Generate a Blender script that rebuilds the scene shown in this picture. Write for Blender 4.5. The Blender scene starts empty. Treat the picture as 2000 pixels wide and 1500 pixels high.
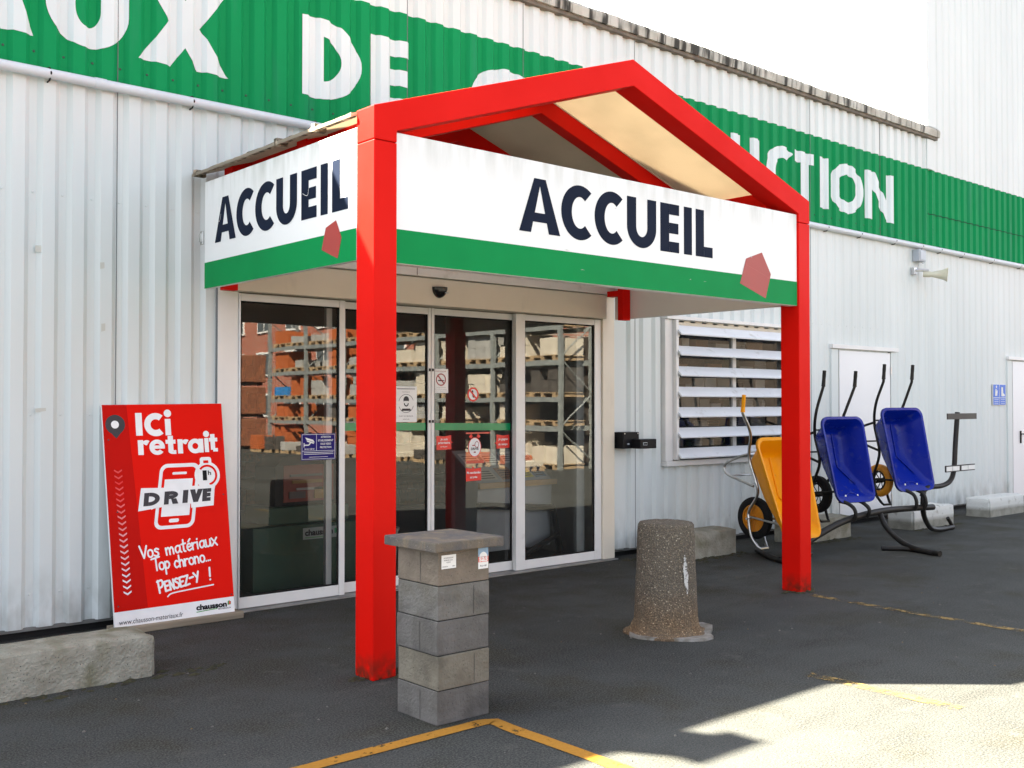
import bpy, bmesh, math, random
from mathutils import Vector, Matrix, noise as mnoise
rnd = random.Random(7)
SC = bpy.context.scene
COL = SC.collection
R = math.radians

# ------------------------------------------------------------------ camera, sky, sun, exposure
cam_d = bpy.data.cameras.new("camera"); cam = bpy.data.objects.new("camera", cam_d); COL.objects.link(cam)
cam_d.sensor_width = 36.0; cam_d.lens = 36.0 * 2050 / 2000; cam_d.clip_end = 500; cam_d.clip_start = 0.05
AZ = math.atan2(2350, 2050); PITCH = math.atan(38 / 2050)
cam.location = (0, 0, 1.6); cam.rotation_euler = (R(90) + PITCH, 0, AZ - R(90))
SC.camera = cam
SUN = Vector((-.81, .735, 1.0))                 # direction towards the sun
EL = math.atan2(1.0, math.hypot(.81, .735)); SROT = math.atan2(SUN.x, SUN.y)
W = bpy.data.worlds.new("World"); SC.world = W; W.use_nodes = True
wn = W.node_tree.nodes; wl = W.node_tree.links; wn.clear()
sky = wn.new('ShaderNodeTexSky'); sky.sky_type = 'NISHITA'; sky.sun_disc = False
sky.sun_elevation = EL; sky.sun_rotation = SROT; sky.air_density = .5; sky.dust_density = 2.0; sky.ozone_density = 1.0
hs = wn.new('ShaderNodeHueSaturation'); hs.inputs['Saturation'].default_value = .38
bg = wn.new('ShaderNodeBackground'); bg.inputs['Strength'].default_value = .05
wo = wn.new('ShaderNodeOutputWorld')
wl.new(sky.outputs[0], hs.inputs['Color']); wl.new(hs.outputs[0], bg.inputs[0]); wl.new(bg.outputs[0], wo.inputs[0])
sd = bpy.data.lights.new("sun", 'SUN'); sd.energy = 5.0; sd.angle = R(.5); sd.color = (1, .90, .72)
so = bpy.data.objects.new("sun", sd); COL.objects.link(so); so.rotation_euler = SUN.to_track_quat('Z', 'Y').to_euler()
so.location = (-8, 12, 14)
vs = SC.view_settings; vs.view_transform = 'Standard'; vs.look = 'None'; vs.gamma = 1; vs.exposure = 3.85
SC.cycles.max_bounces = 8; SC.cycles.transparent_max_bounces = 12; SC.cycles.caustics_reflective = False
SC.cycles.caustics_refractive = False; SC.cycles.use_denoising = True

# ------------------------------------------------------------------ materials
MATS = {}
def mat(name, c1, c2=None, rough=.6, metal=0., scale=6., detail=4., lo=.35, hi=.65, stretch=(1, 1, 1), bump=0., bscale=60.,
        bdist=.004, spec=.5, c3=None, s3=1.5, lo3=.55, hi3=.7, stretch3=(1, 1, 1), speck=None, coat=0., zfade=None, rvar=0.):
    """noise mix of two colours, an optional third wear colour, specks and bump"""
    if name in MATS: return MATS[name]
    m = bpy.data.materials.new(name); m.use_nodes = True; MATS[name] = m
    n = m.node_tree.nodes; l = m.node_tree.links
    p = n['Principled BSDF']; p.inputs['Roughness'].default_value = rough; p.inputs['Metallic'].default_value = metal
    p.inputs['Specular IOR Level'].default_value = spec; p.inputs['Coat Weight'].default_value = coat
    p.inputs['Coat Roughness'].default_value = .15
    tc = n.new('ShaderNodeTexCoord')
    def mapped(st):
        mp = n.new('ShaderNodeMapping'); mp.inputs['Scale'].default_value = st; l.new(tc.outputs['Object'], mp.inputs[0]); return mp.outputs[0]
    def ns(st, sc, dt, a, b):
        t = n.new('ShaderNodeTexNoise'); t.inputs['Scale'].default_value = sc; t.inputs['Detail'].default_value = dt
        l.new(mapped(st), t.inputs[0]); r = n.new('ShaderNodeValToRGB'); r.color_ramp.elements[0].position = a; r.color_ramp.elements[1].position = b
        l.new(t.outputs['Fac'], r.inputs[0]); return r.outputs[0]
    def mix(f, a, b):
        x = n.new('ShaderNodeMix'); x.data_type = 'RGBA'; l.new(f, x.inputs[0])
        for s, v in ((6, a), (7, b)):
            if isinstance(v, tuple): x.inputs[s].default_value = (*v, 1)
            else: l.new(v, x.inputs[s])
        return x.outputs[2]
    c2 = c2 or tuple(v * .86 for v in c1)
    f1 = ns(stretch, scale, detail, lo, hi); col = mix(f1, c1, c2)
    if c3:
        f3 = ns(stretch3, s3, 6, lo3, hi3)
        if zfade:                       # wear lives between two heights (dirt that runs down from an edge or splashes up)
            sx = n.new('ShaderNodeSeparateXYZ'); l.new(tc.outputs['Object'], sx.inputs[0])
            mr = n.new('ShaderNodeMapRange'); mr.inputs[1].default_value = zfade[0]; mr.inputs[2].default_value = zfade[1]
            l.new(sx.outputs['Z'], mr.inputs[0])
            mm = n.new('ShaderNodeMath'); mm.operation = 'MULTIPLY'; l.new(mr.outputs[0], mm.inputs[0]); l.new(f3, mm.inputs[1]); f3 = mm.outputs[0]
        col = mix(f3, col, c3)
    if speck:                           # (scale, size, colour)
        v = n.new('ShaderNodeTexVoronoi'); v.inputs['Scale'].default_value = speck[0]; l.new(mapped((1, 1, 1)), v.inputs['Vector'])
        r = n.new('ShaderNodeValToRGB'); r.color_ramp.elements[0].position = speck[1] * .7; r.color_ramp.elements[1].position = speck[1]
        r.color_ramp.elements[0].color = (1, 1, 1, 1); r.color_ramp.elements[1].color = (0, 0, 0, 1)
        l.new(v.outputs['Distance'], r.inputs[0])
        sb = n.new('ShaderNodeSeparateColor'); l.new(v.outputs['Color'], sb.inputs[0])
        g = n.new('ShaderNodeMath'); g.operation = 'GREATER_THAN'; g.inputs[1].default_value = speck[3] if len(speck) > 3 else .7; l.new(sb.outputs[0], g.inputs[0])
        mu = n.new('ShaderNodeMath'); mu.operation = 'MULTIPLY'; l.new(r.outputs[0], mu.inputs[0]); l.new(g.outputs[0], mu.inputs[1])
        col = mix(mu.outputs[0], col, speck[2])
    l.new(col, p.inputs['Base Color'])
    if rvar:
        mr = n.new('ShaderNodeMapRange'); mr.inputs[3].default_value = rough - rvar; mr.inputs[4].default_value = rough + rvar
        l.new(f1, mr.inputs[0]); l.new(mr.outputs[0], p.inputs['Roughness'])
    if bump:
        t = n.new('ShaderNodeTexNoise'); t.inputs['Scale'].default_value = bscale; t.inputs['Detail'].default_value = 5
        l.new(mapped((1, 1, 1)), t.inputs[0])
        b = n.new('ShaderNodeBump'); b.inputs['Strength'].default_value = bump; b.inputs['Distance'].default_value = bdist
        l.new(t.outputs['Fac'], b.inputs['Height']); l.new(b.outputs[0], p.inputs['Normal'])
    return m

def flat(name, c, rough=.5, metal=0., spec=.5): return mat(name, c, tuple(v * .93 for v in c), rough, metal, 9, spec=spec)

WHITE = mat('white_cladding', (.66, .70, .685), (.61, .65, .635), .5, scale=1.1, stretch=(1, 1, .22), c3=(.33, .34, .31), s3=9, lo3=.38, hi3=.72, zfade=(.52, .02), stretch3=(1, 1, .5), bump=.04, bscale=7, bdist=.008, spec=.3)
WHITE_LOW = MATS['white_cladding']
GREEN = mat('green_wall_paint', (.003, .25, .078), (.0025, .215, .067), .6, scale=1.3, stretch=(1, 1, .3), c3=(.02, .22, .10), s3=6, lo3=.58, hi3=.8, stretch3=(1, 1, .12), spec=.10)
LETTERW = mat('white_letter_paint', (.65, .71, .71), (.60, .66, .66), .5, scale=2, stretch=(1, 1, .3), spec=.25)
RED = mat('red_paint', (.68, .0055, .0015), (.62, .005, .0015), .5, scale=1.6, rvar=.06, c3=(.09, .02, .010), s3=16, lo3=.36, hi3=.60, zfade=(.17, .01), bump=.04, bscale=35, bdist=.003, spec=.09)
SIGNW = mat('white_sign_panel', (.80, .81, .80), (.76, .775, .76), .35, scale=1.5, c3=(.40, .42, .37), s3=11, lo3=.42, hi3=.80, stretch3=(1, 1, .16), zfade=(2.99, 3.26), spec=.3)
SIGNG = mat('green_sign_vinyl', (.001, .24, .062), (.001, .22, .057), .5, scale=3, spec=.08)
NAVY = mat('navy_letter_vinyl', (.006, .011, .026), (.009, .015, .034), .5, scale=3, spec=.05)
FADED = mat('faded_red_vinyl', (.36, .034, .026), (.31, .038, .03), .45, scale=2)
FRAME = mat('white_aluminium', (.74, .73, .70), (.69, .68, .66), .35, scale=3, c3=(.45, .43, .38), s3=5, lo3=.66, hi3=.85)
BEIGE = mat('cream_painted_trim', (.70, .64, .53), (.65, .59, .48), .5, scale=1.5, c3=(.5, .47, .4), s3=5, lo3=.66, hi3=.85, stretch3=(1, 1, .3))
DSCREW = flat('dull_screw', (.03, .07, .045))
DARKGAP = flat('dark_gap', (.012, .012, .012), .9)
CAPM = mat('weathered_fibre_cement', (.50, .49, .43), (.34, .33, .28), .85, scale=5, c3=(.035, .033, .026), s3=6, lo3=.47, hi3=.60, stretch3=(2.2, 1, .25), bump=.6, bscale=25)
ROOFEDGE = mat('mossy_roof_edge', (.52, .44, .33), (.16, .13, .09), .9, scale=14, lo=.42, hi=.58, c3=(.05, .045, .03), s3=22, lo3=.5, hi3=.62, bump=.8, bscale=40, bdist=.01)
PIPE = mat('pale_grey_pipe', (.62, .66, .70), (.56, .60, .64), .4, scale=3)
BLACK = mat('black_metal', (.010, .0095, .009), (.018, .015, .012), .45, scale=14, spec=.25)
CHROME = mat('zinc_plated_tube', (.62, .62, .60), (.45, .45, .43), .28, 1.0, scale=12)
TYRE = mat('black_rubber', (.009, .009, .009), (.013, .012, .012), .75, spec=.2, scale=20, bump=.3, bscale=80)
BLUEP = mat('blue_barrow_tray', (.002, .015, .25), (.002, .013, .22), .25, scale=3, spec=.22, c3=(.05, .06, .20), s3=14, lo3=.60, hi3=.80, rvar=.08)
YELP = mat('yellow_barrow_tray', (.82, .32, .002), (.76, .29, .002), .42, c3=(.45, .25, .06), s3=14, lo3=.62, hi3=.82, scale=3, spec=.18)
YELR = mat('yellow_rubber', (.70, .28, .01), (.6, .22, .01), .6, scale=6)
STEELZ = flat('bright_bolt', (.6, .6, .6), .35, .8)
KERB = mat('rough_precast_concrete', (.34, .33, .27), (.25, .235, .185), .92, scale=9, detail=8, c3=(.16, .15, .09), s3=5, lo3=.5, hi3=.72, bump=1.0, bscale=55, bdist=.014, speck=(60, .22, (.10, .095, .08), .72))
KERBW = mat('white_painted_concrete', (.30, .295, .25), (.21, .205, .17), .85, scale=9, c3=(.62, .63, .60), s3=11, lo3=.22, hi3=.40, zfade=(.09, .15), bump=.7, bscale=50, bdist=.01)
CUT = flat('block_joint', (.075, .071, .064), .9)
def block_mat(i, a, b):
    return mat('concrete_block_tone_%d' % i, a, b, .93, scale=9, detail=12, lo=.40, hi=.62, c3=tuple(v * .52 for v in a), s3=4.5, lo3=.50, hi3=.72, stretch3=(1, 1, 1.3), bump=1.0, bscale=60, bdist=.008, speck=(75, .24, tuple(v * .42 for v in a), .80))
BL = [block_mat(0, (.115, .105, .085), (.085, .078, .066)), block_mat(1, (.155, .15, .14), (.125, .118, .10)), block_mat(2, (.125, .12, .115), (.10, .096, .088)),
      block_mat(3, (.18, .165, .13), (.14, .125, .095)), block_mat(4, (.20, .165, .13), (.155, .13, .10))]
CAPS = mat('weathered_cap_slab', (.085, .082, .082), (.13, .11, .085), .9, scale=8, detail=8, c3=(.21, .16, .10), s3=14, lo3=.5, hi3=.75, stretch3=(1, 1, .3), bump=.8, bscale=90, bdist=.006, speck=(90, .2, (.3, .28, .25), .9))
AGG = None
POSTR = mat('poster_red', (.74, .007, .0015), (.71, .0065, .0015), .5, scale=1.5, c3=(.62, .006, .002), s3=3, lo3=.6, hi3=.8, spec=.07)
POSTD = mat('poster_dark_red', (.52, .005, .002), (.49, .005, .002), .5, scale=1.5, spec=.07)
POSTW = flat('poster_white', (.83, .84, .84), .4)
POSTG = flat('poster_grey', (.060, .056, .062), .5, spec=.1)
POSTK = flat('poster_black', (.008, .009, .011), .5, spec=.1)
POSTGR = flat('poster_green', (.05, .30, .05), .4)
WOODW = mat('weathered_timber', (.30, .25, .18), (.17, .14, .10), .9, scale=3, stretch=(.4, 8, 8), bump=.5, bscale=30)
PURPLE = flat('violet_notice', (.020, .014, .15), .5, spec=.1)
PAPER = flat('white_paper', (.80, .80, .78), .6)
STRED = flat('red_sticker', (.72, .035, .02), .45)
STGREEN = mat('green_glass_band', (.004, .26, .09), (.004, .21, .075), .3, scale=5)
SAFEBLUE = flat('blue_safety_sign', (.025, .13, .62), .4)
GREYP = flat('grey_plastic', (.40, .44, .48), .5)
CREAMP = mat('aged_cream_plastic', (.62, .60, .47), (.52, .49, .36), .5, scale=6)

def asphalt():
    m = bpy.data.materials.new('asphalt'); m.use_nodes = True; n = m.node_tree.nodes; l = m.node_tree.links; p = n['Principled BSDF']
    tc = n.new('ShaderNodeTexCoord')
    def N(sc, dt, a, b, st=(1, 1, 1), ca=(0, 0, 0, 1), cb=(1, 1, 1, 1)):
        mp = n.new('ShaderNodeMapping'); mp.inputs['Scale'].default_value = st; l.new(tc.outputs['Object'], mp.inputs[0])
        t = n.new('ShaderNodeTexNoise'); t.inputs['Scale'].default_value = sc; t.inputs['Detail'].default_value = dt; t.inputs['Roughness'].default_value = .6
        l.new(mp.outputs[0], t.inputs[0]); r = n.new('ShaderNodeValToRGB')
        r.color_ramp.elements[0].position = a; r.color_ramp.elements[1].position = b; r.color_ramp.elements[0].color = ca; r.color_ramp.elements[1].color = cb
        l.new(t.outputs[0], r.inputs[0]); return r.outputs[0], t.outputs[0]
    def mix(f, a, b):
        x = n.new('ShaderNodeMix'); x.data_type = 'RGBA'; l.new(f, x.inputs[0])
        for s, v in ((6, a), (7, b)):
            if isinstance(v, tuple): x.inputs[s].default_value = (*v, 1)
            else: l.new(v, x.inputs[s])
        return x.outputs[2]
    f0, _ = N(.28, 3, .40, .60, (1, 1, 1)); f1, _ = N(1.1, 9, .36, .66)
    col = mix(f1, mix(f0, (.046, .052, .052), (.072, .079, .079)), mix(f0, (.024, .0265, .027), (.042, .046, .046)))
    f2, _ = N(1.3, 5, .52, .68, (1, 1, 1)); col = mix(f2, col, (.030, .029, .018))          # brownish dirt
    f2b, _ = N(.9, 7, .55, .75, (.5, 2.0, 1)); col = mix(f2b, col, (.015, .016, .0165))         # oily dark bands
    sy = n.new('ShaderNodeSeparateXYZ'); l.new(tc.outputs['Object'], sy.inputs[0])
    near = n.new('ShaderNodeMapRange'); near.inputs[1].default_value = 4.6; near.inputs[2].default_value = 7.4; l.new(sy.outputs['Y'], near.inputs[0])
    f5, _ = N(2.2, 8, .40, .66); mw = n.new('ShaderNodeMath'); mw.operation = 'MULTIPLY'; l.new(near.outputs[0], mw.inputs[0]); l.new(f5, mw.inputs[1])
    col = mix(mw.outputs[0], col, (.027, .0238, .0115))                                          # damp mossy dirt towards the wall
    f6, _ = N(4.5, 8, .60, .72, (1, 1, 1)); col = mix(f6, col, (.075, .076, .070))             # pale scuffed patches
    f3, g3 = N(95, 3, .40, .68); col = mix(f3, col, (.098, .098, .090))                        # light grains
    f4, _ = N(160, 2, .58, .68); col = mix(f4, col, (.009, .009, .0095))                        # dark pits
    v = n.new('ShaderNodeTexVoronoi'); v.inputs['Scale'].default_value = 42; l.new(tc.outputs['Object'], v.inputs['Vector'])
    r = n.new('ShaderNodeValToRGB'); r.color_ramp.elements[0].position = .16; r.color_ramp.elements[1].position = .26
    r.color_ramp.elements[0].color = (1, 1, 1, 1); r.color_ramp.elements[1].color = (0, 0, 0, 1); l.new(v.outputs['Distance'], r.inputs[0])
    sb = n.new('ShaderNodeSeparateColor'); l.new(v.outputs['Color'], sb.inputs[0])
    g = n.new('ShaderNodeMath'); g.operation = 'GREATER_THAN'; g.inputs[1].default_value = .975; l.new(sb.outputs[0], g.inputs[0])
    mu = n.new('ShaderNodeMath'); mu.operation = 'MULTIPLY'; l.new(r.outputs[0], mu.inputs[0]); l.new(g.outputs[0], mu.inputs[1])
    col = mix(mu.outputs[0], col, (.10, .098, .09))
    l.new(col, p.inputs['Base Color']); p.inputs['Roughness'].default_value = .88; p.inputs['Specular IOR Level'].default_value = .07
    b = n.new('ShaderNodeBump'); b.inputs['Strength'].default_value = .55; b.inputs['Distance'].default_value = .006
    l.new(g3, b.inputs['Height']); l.new(b.outputs[0], p.inputs['Normal'])
    return m
ASPH = asphalt()

def worn_paint(name, c, lo, hi, sc=11):
    m = bpy.data.materials.new(name); m.use_nodes = True; n = m.node_tree.nodes; l = m.node_tree.links; p = n['Principled BSDF']
    tc = n.new('ShaderNodeTexCoord'); t = n.new('ShaderNodeTexNoise'); t.inputs['Scale'].default_value = sc; t.inputs['Detail'].default_value = 9; t.inputs['Roughness'].default_value = .7
    l.new(tc.outputs['Object'], t.inputs[0]); r = n.new('ShaderNodeValToRGB'); r.color_ramp.elements[0].position = lo; r.color_ramp.elements[1].position = hi
    l.new(t.outputs[0], r.inputs[0])
    t2 = n.new('ShaderNodeTexNoise'); t2.inputs['Scale'].default_value = 60; l.new(tc.outputs['Object'], t2.inputs[0])
    x = n.new('ShaderNodeMix'); x.data_type = 'RGBA'; x.inputs[6].default_value = (*c, 1); x.inputs[7].default_value = (*(v * .6 for v in c), 1)
    l.new(t2.outputs[0], x.inputs[0]); l.new(x.outputs[2], p.inputs['Base Color']); p.inputs['Roughness'].default_value = .8
    tr = n.new('ShaderNodeBsdfTransparent'); ms = n.new('ShaderNodeMixShader'); l.new(r.outputs[0], ms.inputs[0]); l.new(p.outputs[0], ms.inputs[1]); l.new(tr.outputs[0], ms.inputs[2])
    l.new(ms.outputs[0], n['Material Output'].inputs[0]); return m
YEL1 = worn_paint('yellow_road_paint', (.44, .20, .012), .56, .66)
YEL2 = worn_paint('faded_yellow_road_paint', (.27, .18, .05), .42, .56, 7)

def aggregate():
    m = bpy.data.materials.new('exposed_aggregate'); m.use_nodes = True; n = m.node_tree.nodes; l = m.node_tree.links; p = n['Principled BSDF']
    tc = n.new('ShaderNodeTexCoord'); v = n.new('ShaderNodeTexVoronoi'); v.inputs['Scale'].default_value = 95; l.new(tc.outputs['Object'], v.inputs['Vector'])
    sb = n.new('ShaderNodeSeparateColor'); l.new(v.outputs['Color'], sb.inputs[0])
    r = n.new('ShaderNodeValToRGB'); e = r.color_ramp.elements; e[0].color = (.11, .096, .073, 1); e[1].color = (.48, .43, .34, 1); e[1].position = 1
    a = r.color_ramp.elements.new(.45); a.color = (.18, .153, .117, 1); a = r.color_ramp.elements.new(.85); a.color = (.21, .165, .115, 1)
    l.new(sb.outputs[0], r.inputs[0])
    d = n.new('ShaderNodeValToRGB'); d.color_ramp.elements[0].position = .25; d.color_ramp.elements[1].position = .6; l.new(v.outputs['Distance'], d.inputs[0])
    x = n.new('ShaderNodeMix'); x.data_type = 'RGBA'; l.new(d.outputs[0], x.inputs[0]); l.new(r.outputs[0], x.inputs[6]); x.inputs[7].default_value = (.10, .085, .064, 1)
    t = n.new('ShaderNodeTexNoise'); t.inputs['Scale'].default_value = 6; t.inputs['Detail'].default_value = 5; l.new(tc.outputs['Object'], t.inputs[0])
    sx = n.new('ShaderNodeSeparateXYZ'); l.new(tc.outputs['Object'], sx.inputs[0])
    mr = n.new('ShaderNodeMapRange'); mr.inputs[1].default_value = .34; mr.inputs[2].default_value = .05; l.new(sx.outputs['Z'], mr.inputs[0])
    mu = n.new('ShaderNodeMath'); mu.operation = 'MULTIPLY'; l.new(mr.outputs[0], mu.inputs[0]); l.new(t.outputs[0], mu.inputs[1])
    y = n.new('ShaderNodeMix'); y.data_type = 'RGBA'; y.blend_type = 'MULTIPLY'; l.new(mu.outputs[0], y.inputs[0]); l.new(x.outputs[2], y.inputs[6]); y.inputs[7].default_value = (1.55, 1.02, .52, 1)
    l.new(y.outputs[2], p.inputs['Base Color']); p.inputs['Roughness'].default_value = .9
    b = n.new('ShaderNodeBump'); b.inputs['Strength'].default_value = .9; b.inputs['Distance'].default_value = .01; b.invert = True
    l.new(v.outputs['Distance'], b.inputs['Height']); l.new(b.outputs[0], p.inputs['Normal']); return m
AGG = aggregate()

def glass(name, tint, ior=1.65, dirt=.015):
    m = bpy.data.materials.new(name); m.use_nodes = True; n = m.node_tree.nodes; l = m.node_tree.links
    n.remove(n['Principled BSDF']); f = n.new('ShaderNodeFresnel'); f.inputs[0].default_value = ior
    t = n.new('ShaderNodeBsdfTransparent'); t.inputs[0].default_value = (*tint, 1); g = n.new('ShaderNodeBsdfGlossy'); g.inputs['Roughness'].default_value = 0.0; g.inputs[0].default_value = (1, 1, 1, 1)
    tc = n.new('ShaderNodeTexCoord'); ns = n.new('ShaderNodeTexNoise'); ns.inputs['Scale'].default_value = 1.6; l.new(tc.outputs['Object'], ns.inputs[0])
    b = n.new('ShaderNodeBump'); b.inputs['Strength'].default_value = .05; b.inputs['Distance'].default_value = .01; l.new(ns.outputs[0], b.inputs['Height']); l.new(b.outputs[0], g.inputs['Normal'])
    ms = n.new('ShaderNodeMixShader'); l.new(f.outputs[0], ms.inputs[0]); l.new(t.outputs[0], ms.inputs[1]); l.new(g.outputs[0], ms.inputs[2])
    d = n.new('ShaderNodeBsdfDiffuse'); d.inputs[0].default_value = (.5, .48, .42, 1); m2 = n.new('ShaderNodeMixShader'); m2.inputs[0].default_value = dirt
    l.new(ms.outputs[0], m2.inputs[1]); l.new(d.outputs[0], m2.inputs[2]); l.new(m2.outputs[0], n['Material Output'].inputs[0]); return m
GLASS = glass('door_glass', (.86, .86, .84))
GLASSW = glass('window_glass', (.7, .7, .68))

def polycarb():
    m = bpy.data.materials.new('ribbed_polycarbonate'); m.use_nodes = True; n = m.node_tree.nodes; l = m.node_tree.links; p = n['Principled BSDF']
    tc = n.new('ShaderNodeTexCoord'); mp = n.new('ShaderNodeMapping'); mp.inputs['Scale'].default_value = (.25, 1, .25); l.new(tc.outputs['Object'], mp.inputs[0])
    w = n.new('ShaderNodeTexWave'); w.bands_direction = 'Y'; w.inputs['Scale'].default_value = 22; l.new(mp.outputs[0], w.inputs[0])
    ns = n.new('ShaderNodeTexNoise'); ns.inputs['Scale'].default_value = 2.5; ns.inputs['Detail'].default_value = 7; l.new(tc.outputs['Object'], ns.inputs[0])
    r = n.new('ShaderNodeValToRGB'); r.color_ramp.elements[0].color = (.56, .49, .39, 1); r.color_ramp.elements[1].color = (.48, .42, .33, 1); r.color_ramp.elements[0].position = .4; r.color_ramp.elements[1].position = .75
    l.new(ns.outputs[0], r.inputs[0])
    x = n.new('ShaderNodeMix'); x.data_type = 'RGBA'; x.blend_type = 'MULTIPLY'; l.new(w.outputs[0], x.inputs[0]); l.new(r.outputs[0], x.inputs[6]); x.inputs[7].default_value = (.74, .74, .74, 1)
    l.new(x.outputs[2], p.inputs['Base Color']); p.inputs['Roughness'].default_value = .35
    t = n.new('ShaderNodeBsdfTranslucent'); l.new(x.outputs[2], t.inputs[0])
    ms = n.new('ShaderNodeMixShader'); ms.inputs[0].default_value = .55; l.new(p.outputs[0], ms.inputs[1]); l.new(t.outputs[0], ms.inputs[2])
    l.new(ms.outputs[0], n['Material Output'].inputs[0]); return m
POLY = polycarb()

def brick():
    m = bpy.data.materials.new('red_brickwork'); m.use_nodes = True; n = m.node_tree.nodes; l = m.node_tree.links; p = n['Principled BSDF']
    tc = n.new('ShaderNodeTexCoord'); sx = n.new('ShaderNodeSeparateXYZ'); l.new(tc.outputs['Object'], sx.inputs[0])
    cx = n.new('ShaderNodeCombineXYZ'); l.new(sx.outputs['Y'], cx.inputs[0]); l.new(sx.outputs['Z'], cx.inputs[1])
    b = n.new('ShaderNodeTexBrick'); b.inputs['Scale'].default_value = 4; b.inputs[1].default_value = (.42, .12, .07, 1); b.inputs[2].default_value = (.33, .09, .055, 1); b.inputs[3].default_value = (.4, .33, .27, 1)
    l.new(cx.outputs[0], b.inputs[0]); l.new(b.outputs[0], p.inputs['Base Color']); p.inputs['Roughness'].default_value = .9; return m
BRICK = brick()

# ------------------------------------------------------------------ mesh helpers
def origin_of(o):
    while o is not None and o.parent is not None: o = o.parent
    return o.location.copy() if o is not None else Vector((0, 0, 0))
class MB:
    """collects shapes in world coordinates and links them as ONE mesh object"""
    def __init__(s): s.v = []; s.f = []; s.m = []; s.mats = []
    def mi(s, m):
        if m not in s.mats: s.mats.append(m)
        return s.mats.index(m)
    def add(s, vs, fs, m):
        b = len(s.v); k = s.mi(m); s.v += [tuple(v) for v in vs]
        for f in fs: s.f.append([b + i for i in f]); s.m.append(k)
        return s
    def box(s, x0, x1, y0, y1, z0, z1, m, bev=0.):
        if bev <= 0:
            v = [(x, y, z) for z in (z0, z1) for y in (y0, y1) for x in (x0, x1)]
            return s.add(v, [(0, 2, 3, 1), (4, 5, 7, 6), (0, 1, 5, 4), (2, 6, 7, 3), (0, 4, 6, 2), (1, 3, 7, 5)], m)
        bm = bmesh.new(); bmesh.ops.create_cube(bm, size=1)
        for v in bm.verts: v.co = Vector(((x0 + x1) / 2 + v.co.x * (x1 - x0), (y0 + y1) / 2 + v.co.y * (y1 - y0), (z0 + z1) / 2 + v.co.z * (z1 - z0)))
        bmesh.ops.bevel(bm, geom=list(bm.edges), offset=bev, segments=2, affect='EDGES', profile=.5)
        return s.bm(bm, m)
    def bm(s, bm, m):
        bm.verts.index_update(); s.add([v.co for v in bm.verts], [[v.index for v in f.verts] for f in bm.faces], m); bm.free(); return s
    def prism(s, pts, a, b, axis, m, bev=0.):
        """closed outline pts (2-D) extruded from a to b along 'x','y' or 'z'"""
        def P(p, h): return {'y': (p[0], h, p[1]), 'x': (h, p[0], p[1]), 'z': (p[0], p[1], h)}[axis]
        bm = bmesh.new(); va = [bm.verts.new(P(p, a)) for p in pts]; vb = [bm.verts.new(P(p, b)) for p in pts]
        bm.faces.new(va); bm.faces.new(vb[::-1]); k = len(pts)
        for i in range(k): bm.faces.new((va[(i + 1) % k], va[i], vb[i], vb[(i + 1) % k]))
        bmesh.ops.recalc_face_normals(bm, faces=bm.faces)
        if bev: bmesh.ops.bevel(bm, geom=[e for e in bm.edges], offset=bev, segments=2, affect='EDGES', profile=.5)
        bmesh.ops.triangulate(bm, faces=[f for f in bm.faces if len(f.verts) > 4])
        return s.bm(bm, m)
    def tube(s, pts, r, m, seg=10, smooth=0, caps=True, closed=False):
        pts = [Vector(p) for p in pts]
        if smooth: pts = catmull(pts, smooth)
        k = len(pts); rings = []; up = Vector((0, 0, 1))
        t0 = (pts[1] - pts[0]).normalized(); nrm = t0.cross(up)
        if nrm.length < .05: nrm = t0.cross(Vector((1, 0, 0)))
        nrm.normalize(); vs = []
        for i, p in enumerate(pts):
            if closed: t = pts[(i + 1) % k] - pts[i - 1]
            else: t = pts[min(i + 1, k - 1)] - pts[max(i - 1, 0)]
            t.normalize(); nrm = (nrm - t * nrm.dot(t)).normalized(); bi = t.cross(nrm)
            rr = r[i] if isinstance(r, (list, tuple)) else r
            for j in range(seg):
                a = 2 * math.pi * j / seg; vs.append(p + (nrm * math.cos(a) + bi * math.sin(a)) * rr)
        fs = []
        for i in range(k if closed else k - 1):
            a, b = i * seg, ((i + 1) % k) * seg
            for j in range(seg): fs.append((a + j, a + (j + 1) % seg, b + (j + 1) % seg, b + j))
        if caps and not closed: fs += [tuple(range(seg))[::-1], tuple((k - 1) * seg + j for j in range(seg))]
        return s.add(vs, fs, m)
    def lathe(s, prof, c, axis, m, seg=32):
        """profile (radius, height) around an axis vector through c"""
        ax = Vector(axis).normalized(); u = ax.orthogonal().normalized(); w = ax.cross(u); c = Vector(c); vs = []; fs = []; k = len(prof)
        for r, h in prof:
            for j in range(seg):
                a = 2 * math.pi * j / seg; vs.append(c + ax * h + (u * math.cos(a) + w * math.sin(a)) * r)
        for i in range(k - 1):
            for j in range(seg): fs.append((i * seg + j, i * seg + (j + 1) % seg, (i + 1) * seg + (j + 1) % seg, (i + 1) * seg + j))
        return s.add(vs, fs, m)
    def build_each(s, name, parent=None, smooth=False):
        """one object per separate piece"""
        par = list(range(len(s.v)))
        def find(i):
            while par[i] != i: par[i] = par[par[i]]; i = par[i]
            return i
        for f in s.f:
            for i in f[1:]: par[find(i)] = find(f[0])
        groups = {}
        for f, m in zip(s.f, s.m): groups.setdefault(find(f[0]), []).append((f, m))
        res = []
        for g in groups.values():
            mb = MB(); ids = {}
            for f, m in g:
                for i in f:
                    if i not in ids: ids[i] = len(mb.v); mb.v.append(s.v[i])
                mb.f.append([ids[i] for i in f]); mb.m.append(mb.mi(s.mats[m]))
            res.append(mb.build(name, parent, smooth))
        return res
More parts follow.
